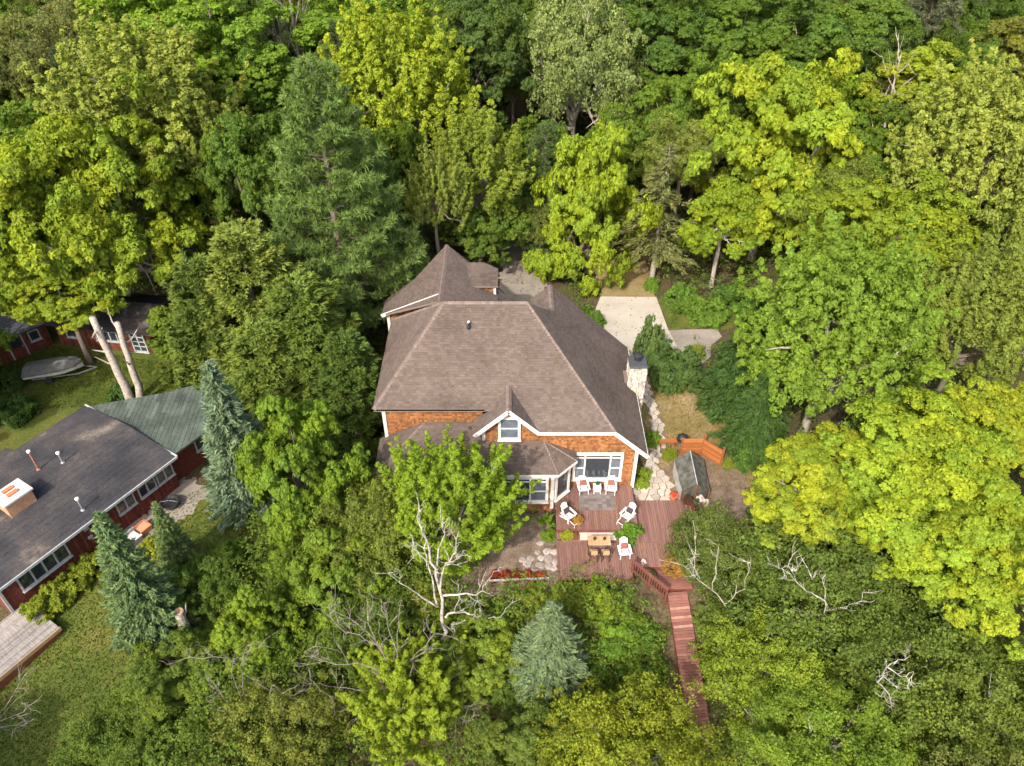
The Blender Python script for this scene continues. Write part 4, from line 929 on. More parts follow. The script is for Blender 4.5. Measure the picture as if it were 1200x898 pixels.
def cloth(a, b, c, d, n=8, sag=.06, seed=0, th=.02):
    rr = random.Random(seed); mb = MB(); a, b, c, d = map(Vector, (a, b, c, d)); G = []
    for i in range(n+1):
        for j in range(n+1):
            p = (a*(1-i/n)+b*(i/n))*(1-j/n)+(d*(1-i/n)+c*(i/n))*(j/n); G.append(p+Vector((0, 0, -sag*math.sin(math.pi*i/n)*math.sin(math.pi*j/n)+rr.uniform(-.012, .012))))
    for i in range(n):
        for j in range(n):
            q = [G[i*(n+1)+j], G[(i+1)*(n+1)+j], G[(i+1)*(n+1)+j+1], G[i*(n+1)+j+1]]; mb.poly(q); mb.poly([p-Vector((0, 0, th)) for p in q][::-1])
    return mb
R0, R1 = (11.3, 34.55, 1.9), (11.25, 31.75, 1.85)
sbx(cloth((10.4, 34.6, 1.15), (10.42, 31.8, 1.1), R1, R0, seed=1), "roof_panel", M['tarp']); sbx(cloth(R0, R1, (12.1, 31.9, 1.1), (12.25, 34.5, 1.15), seed=2), "roof_panel", M['tarp'])
sbx(MB().box((10.42, 31.9, 0), (10.46, 34.5, 1.12)), "side_panel", M['paletarp']); sbx(MB().box((12.12, 31.95, 0), (12.16, 34.4, 1.12)), "side_panel", M['tarp'])
sbx(MB().poly([(10.46, 34.5, 0), (12.12, 34.5, 0), (12.12, 34.5, 1.12), (11.3, 34.5, 1.85), (10.46, 34.5, 1.12)]).poly([(10.46, 34.47, 0), (10.46, 34.47, 1.12), (11.3, 34.47, 1.85), (12.12, 34.47, 1.12), (12.12, 34.47, 0)]), "end_panel", M['tarp'])
sbx(MB().poly([(10.5, 32.15, 0), (12.1, 32.15, 0), (12.1, 32.15, 1.1), (11.27, 32.15, 1.8), (10.5, 32.15, 1.1)]).poly([(10.5, 32.18, 0), (10.5, 32.18, 1.1), (11.27, 32.18, 1.8), (12.1, 32.18, 1.1), (12.1, 32.18, 0)]), "end_panel", M['tarp'])
for x, y, z in ((10.44, 31.85, 1.1), (12.14, 31.9, 1.1), (11.27, 31.78, 1.83)): sbx(MB().box((x-.03, y-.03, 0), (x+.03, y+.03, z)), "pole", M['postwood'])
sbx(MB().tube([R0, R1], .03, 6), "ridge_pole", M['trim_grey'])
pot(10.05, 31.75+.35, .16, .26, .34, 'terracotta', "red-flowered terracotta pot at the corner of the stone patio", (.42, .07, .03), .26, .3, 'flower')
pot(11.35, 31.5, .205, .2, .36, 'bluepot', "blue-grey pot at the front of the canvas shelter", (.06, .10, .03), .25, .3)
pot(10.8, 31.55, .205, .19, .3, 'terracotta', "terracotta pot of dark leaves at the front left of the canvas shelter", (.09, .05, .035), .36, .5)
pot(11.9, 31.45, .205, .18, .3, 'terracotta', "terracotta pot of white flowers at the front right of the canvas shelter", (.55, .5, .45), .3, .32, 'flower')
pot(11.62, 31.75, .205, .16, .3, 'paletarp', "pale grey pot of white flowers behind the blue-grey pot", (.55, .5, .48), .26, .36, 'flower')
pot(11.05, 31.2, .205, .17, .26, 'terracotta', "small terracotta pot of dark red leaves before the canvas shelter", (.16, .05, .03), .26, .3)

# ------------------------------------------------------------------ the neighbouring low house
NA = math.atan2(.85, .527)
nb = empty("low_house", (-20.43, 32.97, 0), NA, "long low red-brown house with an old dark roof at the left edge", "house")
def nbp(mb, name, m, parent=None): return link(name, mb.mesh(name), m, parent or nb)
mb = MB(); slab(mb, [(-11.7, 0, 3.0), (0, 0, 3.0), (0, 4.45, 3.42), (-11.7, 4.45, 3.42)], .14); slab(mb, [(-11.7, 4.45, 3.42), (0, 4.45, 3.42), (0, 8.9, 3.0), (-11.7, 8.9, 3.0)], .14)
nr = nbp(mb, "roof", M['nb_roof'])
mb = MB()
for k, p in enumerate(([(-11.7, 0, 3.0), (0, 0, 3.0), (0, 4.45, 3.42), (-11.7, 4.45, 3.42)], [(-11.7, 4.45, 3.42), (0, 4.45, 3.42), (0, 8.9, 3.0), (-11.7, 8.9, 3.0)])): courses(mb, p, .42, .95, .012, 70+k, None, .006)
tag(nbp(mb, "roof_shingles", M['nb_roof'], nr), kind="stuff")
mb = MB(); gp_ = [(.05, .3, 2.95), (5.6, .3, 2.8), (5.6, 4.2, 2.95), (3.4, 5.6, 2.98), (.05, 8.3, 3.0)]; slab(mb, gp_, .12); r2 = nbp(mb, "roof", M['nb_green'])
mb = MB(); courses(mb, [(.05, .3, 2.956), (5.6, .3, 2.80), (5.6, 4.2, 2.95), (3.4, 5.6, 3.02), (.05, 8.3, 3.13)], .3, 1.6, .014, 77); tag(nbp(mb, "roof_shingles", M['nb_green'], r2), kind="stuff")
mb = MB(); slab(mb, [(-11.7, 8.7, 2.7), (-4.5, 8.7, 2.7), (-4.9, 10.3, 2.45), (-11.7, 10.3, 2.45)], .12); nbp(mb, "lean_to_roof", M['nb_roof'])
nbp(MB().box((-.05, -.02, 3.02), (.06, 4.45, 3.06)).box((-.05, 4.45, 3.02), (.06, 8.9, 3.06)), "roof_flashing", M['trim_grey'])
nbp(MB().box((-11.7, -.06, 2.86), (0, 0.0, 3.03)), "fascia", M['trim_grey']); nbp(MB().box((-11.77, -.05, 2.86), (-11.7, 8.9, 3.03)), "fascia", M['trim_grey'])
nbp(MB().box((-11.2, .8, -.2), (-.1, 8.2, 2.9)).box((-.1, 1.2, -.2), (5.2, 4.0, 2.8)).box((-11.2, 8.2, -.2), (-5.2, 9.9, 2.45)), "wall", M['nb_wall'])
rr = random.Random(6); mb = MB(); x = -11.18
while x < -.15: w = rr.uniform(.12, .17); mb.box((x, .76, 0), (min(x+w, -.12)-.012, .83, 2.86), None, rr.random()); x += w
x = .8
while x < 8.1: w = rr.uniform(.12, .17); mb.box((-11.24, x, 0), (-11.17, min(x+w, 8.2)-.012, 2.86), None, rr.random()); x += w
tag(nbp(mb, "wall_boards", M['nb_wall']), kind="stuff")
nbp(MB().box((-11.27, .7, 0), (-11.13, .84, 2.86)), "corner_board", M['trim_grey'])
window(nb, nbp, (-10.2, .74, 1.2), (1, 0, 0), (0, -1, 0), 2.7, 1.0, [(1, 1), (1, 1), (1, 1), (1, 1)], .09, m=M['trim_grey'])
for x in (-4.1, -2.6, -1.3): window(nb, nbp, (x, .74, 1.35), (1, 0, 0), (0, -1, 0), 1.05, 1.0, [(1, 1), (1, 1)], .07, m=M['trim_grey'])
window(nb, nbp, (2.0, 1.18, 1.2), (1, 0, 0), (0, -1, 0), 1.6, 1.1, [(1, 1), (1, 1)], .07, m=M['trim_grey'])
for x, z in ((-6.25, 1.9), (-6.25, 1.2)): nbp(MB().box((x, .69, z), (x+.3, .75, z+.22), None, .5, .01), "wall_vent", M['trim_grey'])
c = nbp(MB().box((-8.2, 3.55, 3.2), (-6.7, 4.75, 4.25)), "chimney", M['mortar'])
mb = MB(); z = 3.3; rr = random.Random(9); row = 0
while z < 4.2:
    for (p, q, ax) in (((-8.2, 3.55), (-6.7, 3.55), 0), ((-6.7, 3.55), (-6.7, 4.75), 1), ((-8.2, 4.75), (-6.7, 4.75), 2), ((-8.2, 3.55), (-8.2, 4.75), 3)):
        L = 1.5 if ax % 2 == 0 else 1.2; n = int(round(L/.21)); o = .5*(row % 2)
        for i in range(-1, n+1):
            a0, a1 = max(0, (i+o)*L/n+.006), min(L, (i+1+o)*L/n-.006)
            if a1-a0 < .03: continue
            d = .012
            if ax == 0: mb.box((-8.2+a0, 3.55-d, z), (-8.2+a1, 3.58, z+.066), None, rr.random())
            elif ax == 2: mb.box((-8.2+a0, 4.72, z), (-8.2+a1, 4.75+d, z+.066), None, rr.random())
            elif ax == 1: mb.box((-6.73, 3.55+a0, z), (-6.7+d, 3.55+a1, z+.066), None, rr.random())
            else: mb.box((-8.2-d, 3.55+a0, z), (-8.17, 3.55+a1, z+.066), None, rr.random())
    z += .078; row += 1
tag(nbp(mb, "chimney_bricks", M['brick'], c), kind="stuff")
nbp(MB().box((-8.3, 3.45, 4.25), (-6.6, 4.85, 4.38), None, .5, .02), "chimney_cap", M['cap_white'], c)
for y in (3.85, 4.3): nbp(MB().box((-7.75, y, 4.38), (-7.15, y+.26, 4.47)), "flue", M['terracotta'], c)
def roof_pipe(x, y, h, m):
    z0 = 3.0+.42*min(y, 8.9-y)/4.45
    p = nbp(MB().lathe([(.14, -.05), (.12, .06), (.055, .09), (.055, h)], (x, y, z0), 10), "vent_pipe", M[m]); nbp(MB().lathe([(.05, h), (.11, h+.02), (.11, h+.12), (.03, h+.17)], (x, y, z0), 10), "vent_cap", M['pipe_white'], p)
roof_pipe(-4.13, 4.95, .75, 'galv'); roof_pipe(-5.2, 5.75, 1.45, 'rustpipe'); roof_pipe(-5.7, .95, .9, 'galv')
dk = empty("grey_deck", (-20.43, 32.97, 0), NA, "weathered grey plank deck at the near corner of the low house", "deck")
rr = random.Random(2)
for i in range(21):
    y0 = -2.25+i*.143; x1 = -10.45 if y0 < .62 else -11.32
    MB().box((-18.5, y0, .30), (x1+rr.uniform(-.01, .01), y0+.132, .34+rr.uniform(0, .006)), None, rr.random(), .005).build("deck_board", M['greydeck'], dk)
MB().box((-18.4, -2.2, -.6), (-10.5, .7, .295)).build("deck_base", M['postwood'], dk); MB().box((-18.5, -2.3, .1), (-10.42, -2.26, .345)).build("rim_board", M['oak'], dk)
def nloc(x, y): c, s = math.cos(NA), math.sin(NA); return (-20.43+x*c-y*s, 32.97+x*s+y*c)
p = nloc(-5.6, -.35); p2 = nloc(-8.3, -.35)
hd = empty("hedge", (p2[0], p2[1], g(*p2)), NA, "trimmed yellow-green hedge along the low house's front wall", "hedge")
for i in range(5):
    lf, st = V['shrub'][i % 4]; a = link("foliage", with_mat(lf, M['leaf']), None, hd, (-2.2+i*1.15, .05*(i % 2), 0), (0, 0, i*1.3)); a.scale = (1.05, 1.0, 1.35); a.color = (.20, .25, .03, 1)
p = nloc(-4.9, -.55); bq = empty("storage_bench", (p[0], p[1], 0), NA, "pale grey storage bench outside the low house", "bench")
MB().box((-.75, -.3, .1), (.75, .3, .42)).build("box", M['trim_grey'], bq); MB().box((-.8, -.34, .42), (.8, .34, .48), None, .5, .015).build("lid", M['cap_white'], bq); MB().beam((-.8, .36, .48), (-.8, .46, .62), .04, .08).beam((-.8, .42, .6), (.8, .42, .6), .05, .16).build("backrest", M['trim_grey'], bq)
for a in (-.6, .6): MB().box((a-.05, -.25, 0), (a+.05, .25, .1)).build("foot", M['bin'], bq)
p = nloc(-3.75, -.35); bx_ = empty("planter_box", (p[0], p[1], 0), NA, "brick-coloured wooden planter box next to the grey storage bench", "planter")
MB().box((-.4, -.35, 0), (.4, .35, .42)).build("box", M['brick'], bx_); MB().box((-.44, -.39, .42), (.44, -.31, .48)).box((-.44, .31, .42), (.44, .39, .48)).box((-.44, -.31, .42), (-.36, .31, .48)).box((.36, -.31, .42), (.44, .31, .48)).build("rim", M['terracotta'], bx_)
p = nloc(-1.6, -.25); bn = empty("fire_pit", (p[0], p[1], 0), 0, "round black fire bowl with crossed bars by the low house", "fire bowl")
MB().lathe([(.25, 0), (.3, .1), (.5, .42), (.56, .55), (.52, .56), (.42, .4), (.05, .3)], (0, 0, 0), 18).build("bowl", M['black'], bn)
for k in range(4): a = k*math.pi/4; MB().tube([(-.5*math.cos(a), -.5*math.sin(a), .56), (0, 0, .68), (.5*math.cos(a), .5*math.sin(a), .56)], .016, 5).build("bar", M['galv'] if k == 0 else M['black'], bn)
sheet("paved_strip", [nloc(-5.8, -1.2), nloc(.6, -1.6), nloc(.8, 1.0), nloc(-5.8, .8)], M['gravel'], .05, res=.35, rag=.2, seed=12)

# sheds and boat behind it
def shed(name, x, y, rz, L, D, hw, rise, label, roofm, seed):
    t = empty(name, (x, y, g(x, y)), rz, label, "shed"); rr = random.Random(seed)
    w = MB().box((0, 0, -.3), (L, D, hw)).poly([(0, 0, hw), (0, D, hw), (0, D/2, hw+rise)]).poly([(L, 0, hw), (L, D/2, hw+rise), (L, D, hw)]).build("wall", M['barn'], t)
    mb = MB(); q = 0
    while q < L: s_ = rr.uniform(.13, .2); mb.box((q, -.035, 0), (min(q+s_, L)-.012, .01, hw), None, rr.random()); q += s_
    q = 0
    while q < D: s_ = rr.uniform(.13, .2); mb.box((L-.01, q, 0), (L+.035, min(q+s_, D)-.012, hw), None, rr.random()); q += s_
    tag(link("wall_boards", mb.mesh("wall_boards"), M['barn'], w), kind="stuff")
    mb = MB(); sh_ = MB(); k = rise/(D/2); o = .35
    for p in ([(-o, -o, hw-o*k), (L+o, -o, hw-o*k), (L+o, D/2, hw+rise), (-o, D/2, hw+rise)], [(-o, D/2, hw+rise), (L+o, D/2, hw+rise), (L+o, D+o, hw-o*k), (-o, D+o, hw-o*k)]):
        P = [(a, b, c+.05) for a, b, c in p]; slab(mb, P, .09); courses(sh_, P, .25, .5, .015, seed)
    r_ = mb.build("roof", M[roofm], t); tag(link("roof_shingles", sh_.mesh("roof_shingles"), M[roofm], r_), kind="stuff")
    return t
def sp(t): return lambda mb, name, m, parent=None: link(name, mb.mesh(name), m, parent or t)
s1 = shed("red_shed", -40.3, 44.0, math.radians(45), 6.0, 4.2, 2.3, 1.15, "small dark red shed with a white-framed door and grey roof", 'capslab', 1)
dr = MB().box((3.2, -.07, 0), (4.15, -.02, 2.0)).build("door", M['nb_wall'], s1); MB().box((3.1, -.1, 0), (3.2, -.03, 2.1)).box((4.15, -.1, 0), (4.25, -.03, 2.1)).box((3.2, -.1, 2.0), (4.15, -.03, 2.1)).build("door_frame", M['trim_grey'], dr); MB().box((3.35, -.085, .95), (4.0, -.065, 1.85)).build("pane", M['glass'], dr); MB().lathe([(.03, 0), (.04, .05), (.02, .08)], (4.05, -.12, .95), 8).build("handle", M['galv'], dr)
window(s1, sp(s1), (4.75, -.02, 1.05), (1, 0, 0), (0, -1, 0), .6, .75, [(1, 1)], .08, m=M['trim_grey'])
s2 = shed("long_shed", -35.3, 48.2, math.radians(-9), 7.8, 4.4, 2.2, .9, "long red shed with three white-framed windows behind the boat", 'nb_roof', 2)
window(s2, sp(s2), (.9, -.02, 1.0), (1, 0, 0), (0, -1, 0), .9, .7, [(1, 1)], .09, m=M['trim_grey']); window(s2, sp(s2), (3.4, -.02, 1.0), (1, 0, 0), (0, -1, 0), 1.7, .8, [(1, 1), (1, 1), (1, 1)], .08, m=M['trim_grey']); window(s2, sp(s2), (6.3, -.02, .25), (1, 0, 0), (0, -1, 0), 1.0, 1.75, [(1, 4), (1, 4)], .09, m=M['trim_grey'])
bt = empty("covered_boat", (-33.9, 44.3, g(-33.9, 44.3)), math.radians(14), "small pale boat under a grey cover on its trailer in the shaded yard", "boat")
mb = MB(); secs = []
for i in range(9):
    f = i/8; x = -2.0+4.0*f; w = .82*(1-max(0, (f-.45)/.55)**2.2)**.5 if f < .999 else .03; kz = .42+.30*max(0, f-.55)**1.5*2; top = 1.0+.16*f
    secs.append([(x, -w, top), (x, -w*.92, kz+.22), (x, -w*.4, kz), (x, w*.4, kz), (x, w*.92, kz+.22), (x, w, top)])
for a, b in zip(secs, secs[1:]):
    for j in range(5): mb.poly([a[j], a[j+1], b[j+1], b[j]])
mb.poly(secs[0][::-1]); mb.build("hull", M['boat'], bt)
mb = MB()
for a, b in zip(secs, secs[1:]):
    def cr(s, i): x = s[0][0]; w = s[5][1]+.04; return [(x, -w, s[0][2]-.14), (x, -w, s[0][2]+.02), (x, 0, s[0][2]+.2+.08*math.sin(x*3)), (x, w, s[0][2]+.02), (x, w, s[0][2]-.14)]
    A, B = cr(a, 0), cr(b, 1)
    for j in range(4): mb.poly([A[j], B[j], B[j+1], A[j+1]])
mb.build("cover", M['boatcover'], bt)
MB().beam((-1.6, -.5, .34), (1.6, -.5, .34), .06, .08).beam((-1.6, .5, .34), (1.6, .5, .34), .06, .08).beam((1.6, -.5, .34), (2.8, 0, .34), .06, .08).beam((1.6, .5, .34), (2.8, 0, .34), .06, .08).beam((-.4, -.75, .3), (-.4, .75, .3), .06, .06).build("trailer_frame", M['galv'], bt)
for s_ in (-.82, .82):
    wmb = MB().lathe([(.12, -.08), (.27, -.08), (.29, 0), (.27, .08), (.12, .08)], (0, 0, 0), 14); w = wmb.build("wheel", M['rubber'], bt, (-.4, s_, .29), (math.pi/2, 0, 0)); MB().lathe([(.12, -.06), (.13, 0), (.12, .06)], (0, 0, 0), 10).build("rim", M['galv'], w)

# ------------------------------------------------------------------ trees: the ones the photograph shows one by one
B, C = broad, conif
# near the house and in front of it
B('ash', 531, 600, 4.1, 92, .86, (.155, .235, .022), "bright yellow-green tree of upright shoots right before the house's porch", var=0, bark='pale_bark')
B('pointed', 350, 552, 5.2, 70, 1.5, (.125, .20, .025), "fresh green pointed maple between the blue spruce and the porch", var=0)
B('birch', 432, 620, 2.6, 62, .95, (.105, .135, .026), "olive-green loose tree between the fresh green maple and the white dead birch", var=0)
C('spruce', 242, 420, 11.5, 46, (.080, .118, .074), "tall silver-blue spruce right of the low house's green roof", var=0)
C('spruce', 112, 598, 9.5, 43, (.076, .118, .052), "silver-green spruce leaning over the lawn before the low house", var=1)
C('spruce', 180, 588, 6.0, 23, (.085, .125, .045), "narrow green spruce between the two silver-blue spruces", var=2)
C('cedar', 275, 268, 13.0, 78, (.115, .15, .032), "tall feathery cedar with yellowish tips standing left of the white pine", var=0)
C('cedar', 222, 305, 11.0, 55, (.075, .108, .024), "dark cedar left of the tall yellowish-tipped cedar", var=1)
C('cedar', 345, 330, 11.0, 75, (.078, .115, .023), "broad cedar below the white pine facing the house", var=2)
C('cedar', 400, 395, 8.5, 55, (.058, .092, .020), "dark green cedar close to the house's left wall", var=0)
C('cedar', 300, 380, 9.0, 62, (.092, .13, .026), "rounded cedar directly behind the tall silver-blue spruce", var=1)
C('pine', 366, 80, 21, 104, PINE, "big soft grey-green white pine behind the house's left wing", var=0)
C('pine', 425, 165, 14, 75, (.074, .118, .028), "smaller white pine whose boughs overhang the wing roof", var=1)
B('maple', 116, 256, 9.4, 122, 1.05, (.165, .235, .025), "large yellowing maple with two pale trunks above the red sheds", var=5, bark='pale_bark', trunks=[(*at(156, 474, 0)[:2], *at(108, 372, 7.4)[:2], 7.4, .32), (*at(168, 474, 0)[:2], *at(137, 378, 7.0)[:2], 7.0, .28)], leafm='turning')
B('ash', 165, 140, 13.0, 122, .8, (.205, .25, .050), "broad pale green tree of upright shoots behind the yellowing twin-trunk maple", var=1)
B('ash', 250, 185, 11.0, 50, 1.1, (.165, .21, .045), "narrow pale green tree beside the white pine's left side", var=2)
B('ash', 468, 125, 12.0, 96, 1.1, (.20, .27, .024), "golden yellow-green tree right of the big white pine", var=3, leafm='turning')
B('ash', 560, 205, 9.0, 68, .95, (.125, .165, .025), "olive-green tree between the golden tree and the gravel drive", var=0)
B('layered', 693, 250, 5.8, 68, 1.6, (.20, .275, .018), "bright lime maple in tiers beside the gravel drive behind the house", var=0)
B('layered', 908, 182, 10.0, 100, 1.2, (.175, .25, .015), "big yellow maple with a pale trunk right of the concrete pad", var=1, bark='pale_bark', leafm='turning')
B('layered', 850, 250, 7.0, 45, 1.1, (.15, .225, .016), "lower yellow-green maple crowding the big yellow maple's left side", var=0, bark='pale_bark', leafm='turning')
C('sparse', 786, 165, 12.5, 48, (.085, .095, .035), "thin see-through spruce with a bare pale trunk above the concrete pad", var=0, bark='pale_bark')
B('maple', 1040, 280, 9.5, 82, .85, (.16, .215, .018), "yellow-green maple in the middle of the right-hand woods", var=2)
B('ash', 975, 405, 7.5, 114, 1.25, (.135, .212, .030), "large light green tree of upright shoots right of the dark hemlock", var=3, bark='pale_bark')
B('ash', 1135, 385, 7.5, 82, 1.15, (.155, .20, .040), "pale olive tree at the right edge below the woods' dark gap", var=2)
B('ash', 1140, 190, 12.0, 100, 1.1, (.225, .275, .055), "pale yellow-green tree in the upper right corner woods", var=3)
B('maple', 1075, 105, 13.0, 62, .7, (.19, .25, .016), "small yellow maple top in the upper right woods", var=3, leafm='turning')
C('hemlock', 893, 345, 9.5, 52, (.028, .054, .014), "dark drooping hemlock at the right side of the dry grass", var=0)
C('hemlock', 905, 430, 7.0, 48, (.030, .058, .015), "smaller dark hemlock behind the orange fence", var=1)
B('maple', 1075, 560, 6.5, 118, .75, (.19, .275, .014), "brilliant yellow maple filling the right side of the view", var=5, leafm='turning')
B('maple', 960, 575, 4.8, 82, .7, (.205, .27, .014), "yellow maple bough-spreading over the fence end at right", var=6, bark='pale_bark', leafm='turning')
B('maple', 1155, 655, 5.5, 92, .8, (.20, .28, .014), "deep yellow maple at the right edge above the birches", var=6, leafm='turning')
B('maple', 1160, 500, 7.5, 70, .8, (.205, .27, .014), "yellow maple at the right edge behind the brilliant yellow one", var=5, leafm='turning')
B('maple', 588, 258, 4.6, 36, 1.0, (.085, .135, .022), "green leafy tree hanging over the gravel drive's left side", var=3)
B('birch', 634, 262, 4.2, 30, .9, (.10, .125, .03), "thin olive tree over the gravel drive's far end", var=1)
B('maple', 562, 268, 4.5, 42, .9, (.075, .12, .022), "dark green tree filling the gap behind the wing's small dormer", var=2)
B('maple', 515, 232, 6.5, 42, 1.0, (.085, .13, .022), "mid green tree right behind the wing roof's peak", var=4)
B('ash', 1180, 300, 6.5, 55, 1.1, (.125, .17, .032), "olive-green tree at the right edge in the woods' dark gap", var=0)
B('maple', 72, 348, 6.0, 58, .62, (.17, .23, .024), "low yellow-green maple half hiding the long red shed's roof", var=3, leafm='turning')
B('maple', 208, 385, 4.0, 34, .9, (.10, .145, .022), "small green tree at the long red shed's right end", var=0)
# birches lower right
B('birch', 950, 690, 1.5, 105, .85, (.072, .106, .022), "dark olive birch with white forked branches below the yellow maples", var=0, bark='birch_bark')
B('birch', 848, 652, 1.2, 58, .9, (.080, .108, .027), "dark olive birch leaning over the deck's right end", var=1, bark='birch_bark')
B('birch', 1080, 770, .8, 108, .85, (.078, .112, .022), "olive birch with bent white limbs in the lower right", var=2, bark='birch_bark')
B('birch', 1165, 840, .8, 95, .9, (.092, .125, .024), "olive birch in the lower right corner", var=0, bark='birch_bark')
B('birch', 897, 792, .2, 72, .9, (.13, .175, .022), "yellow-green birch just right of the red stairway's foot", var=1, bark='birch_bark')
B('birch', 960, 865, .5, 85, .8, (.10, .150, .020), "mid green birch at the bottom edge right of the stairway", var=2, bark='birch_bark')
B('birch', 733, 884, .0, 96, .7, (.17, .205, .022), "yellow-green birch with pale twigs at the bottom below the stairway", var=1, bark='birch_bark')
# front slope
C('spruce', 647, 708, 4.6, 52, (.080, .115, .060), "small silver-blue spruce below the lower deck", var=2)
B('ash', 476, 822, .0, 76, .95, (.185, .25, .022), "yellow-green tree among bare grey branches at the bottom centre", var=1)
B('pointed', 300, 748, .6, 54, 1.4, (.15, .225, .028), "bright lime young tree left of the bare grey branches", var=0)
B('pointed', 395, 675, 1.0, 64, 1.2, (.095, .145, .020), "mid green maple below the olive loose tree", var=0)
B('birch', 245, 690, .8, 45, .9, (.075, .12, .022), "mid green sapling beside the cut grey trunk", var=2)
B('birch', 320, 850, -1.2, 72, .8, (.11, .13, .026), "olive tree with bare grey twigs at the bottom edge", var=0)
B('maple', 205, 800, -.4, 62, .8, (.085, .125, .022), "mid green bushy tree below the leaning silver spruce", var=0)
B('birch', 140, 870, -.8, 58, .8, (.085, .125, .024), "green bushy tree at the bottom edge by the lawn", var=1)
B('maple', 555, 770, -.8, 55, .8, (.11, .155, .022), "mid green young tree right of the white dead birch's foot", var=2)
B('maple', 640, 880, -1.5, 70, .7, (.07, .10, .020), "dark green young tree at the bottom edge below the small blue spruce", var=3)
B('birch', 430, 745, .0, 55, .8, (.075, .115, .020), "dark green leafy tree behind the bare grey branches", var=2)
# back row and top corners
B('maple', 225, 55, 14, 100, .75, (.105, .17, .020), "large bright green rounded maple in the upper left woods", var=0)
B('maple', 285, 110, 11, 48, .9, (.085, .145, .020), "bright green maple left of the dead grey trunks", var=3)
B('birch', 70, 70, 13, 62, .9, (.105, .12, .038), "dull olive tree in the upper left corner woods", var=1)
B('maple', 20, 165, 11, 48, .9, (.095, .15, .022), "green maple at the left edge beside the pale tree", var=2)
B('maple', 432, 30, 14, 78, .7, (.10, .165, .020), "bright green maple at the top edge behind the golden tree", var=1)
B('maple', 560, 55, 14, 60, 1.1, (.05, .082, .020), "dark green tall tree at the top left of the pale grey-green airy tree", var=4)
B('birch', 676, 72, 12.5, 72, 1.3, (.135, .175, .060), "pale grey-green airy tree with a visible pale trunk at the top centre", var=0, bark='pale_bark')
B('maple', 770, 45, 14, 62, .9, (.052, .092, .018), "dark green maple right of the pale grey-green airy tree", var=0)
B('maple', 860, 40, 14, 62, .8, (.065, .11, .018), "dark green maple at the top above the big yellow maple", var=3)
B('maple', 960, 65, 14, 72, .8, (.062, .105, .018), "dark green maple at the top behind the yellow maple's right side", var=2)
B('maple', 1020, 25, 15, 55, .7, (.075, .12, .020), "mid green maple at the top edge toward the right", var=1)
C('pine', 1105, -25, 17, 70, (.085, .10, .055), "dull grey-green pine at the top right, brownish within", var=1)
B('maple', 1185, 65, 13, 48, .9, (.10, .115, .022), "rusty-tinged maple in the top right corner", var=4)
B('birch', 800, 185, 9, 48, .9, (.125, .155, .034), "thin olive tree between the dark woods and the yellow maple", var=2)
B('birch', 975, 235, 8, 50, .9, (.11, .145, .028), "olive loose tree right of the big yellow maple", var=1)
C('pine', 640, 150, 12, 50, (.06, .095, .030), "dark pine behind the lime maple's left side", var=1)
B('ash', 1040, 340, 6.5, 55, .9, (.17, .21, .045), "light green tree behind the large light green one at right", var=0)
C('hemlock', 745, 120, 11, 45, (.04, .07, .02), "dark hemlock in the shade behind the lime maple", var=1)
# leafless ones
def limb_tree(label, bx, by, bz, m, Y_, limbs_, name='bare_tree', seed=0, twig=.9, nt=5, rs=.62):
    "a leafless tree whose limbs are given one by one: (points seen in the photograph, how far each leans towards or away, radius)"
    rng = np.random.default_rng(seed); base = at(bx, by, bz); t = empty(name, tuple(base), 0, label, 'tree'); mt = M[m]
    for k, (pts, dy0, dy1, r) in enumerate(limbs_):
        P = [on_y(px, py, base[1]+Y_+dy0+(dy1-dy0)*i/(len(pts)-1)) for i, (px, py) in enumerate(pts)]
        Q = []                                     # more points, with small crooks
        for p, q in zip(P, P[1:]):
            for f in (0, .33, .67): Q.append(p+(q-p)*f+(rng.normal(size=3)*.05 if Q else 0))
        Q.append(P[-1]); n = len(Q)-1; Q = [q-base for q in Q]
        r *= rs; mb = MB().tube(Q, [max(.012, r*(1-.85*(i/n)**.8)) for i in range(n+1)], 7)
        for j in range(nt if k else 2):            # twigs that fork again
            i = int(rng.integers(n//2 if k == 0 else n//4, n+1)); d = unit(Q[i]-Q[max(0, i-2)]+1e-6); d = unit(d+rng.normal(size=3)*.65); L = twig*rng.uniform(.5, 1.3)
            e = [Q[i], Q[i]+d*L*.5+rng.normal(size=3)*.07, Q[i]+d*L+rng.normal(size=3)*.1]; mb.tube(e, [max(.012, r*.28), .012, .006], 4, cap=False)
            for h_ in range(3):
                d2 = unit(d+rng.normal(size=3)*.6); o = e[1] if h_ else e[2]; mb.tube([o, o+d2*L*.3+rng.normal(size=3)*.04, o+d2*L*.55], [.010, .008, .004], 3, cap=False)
        mb.build("trunk" if k == 0 else "limb", mt, t)
    return t
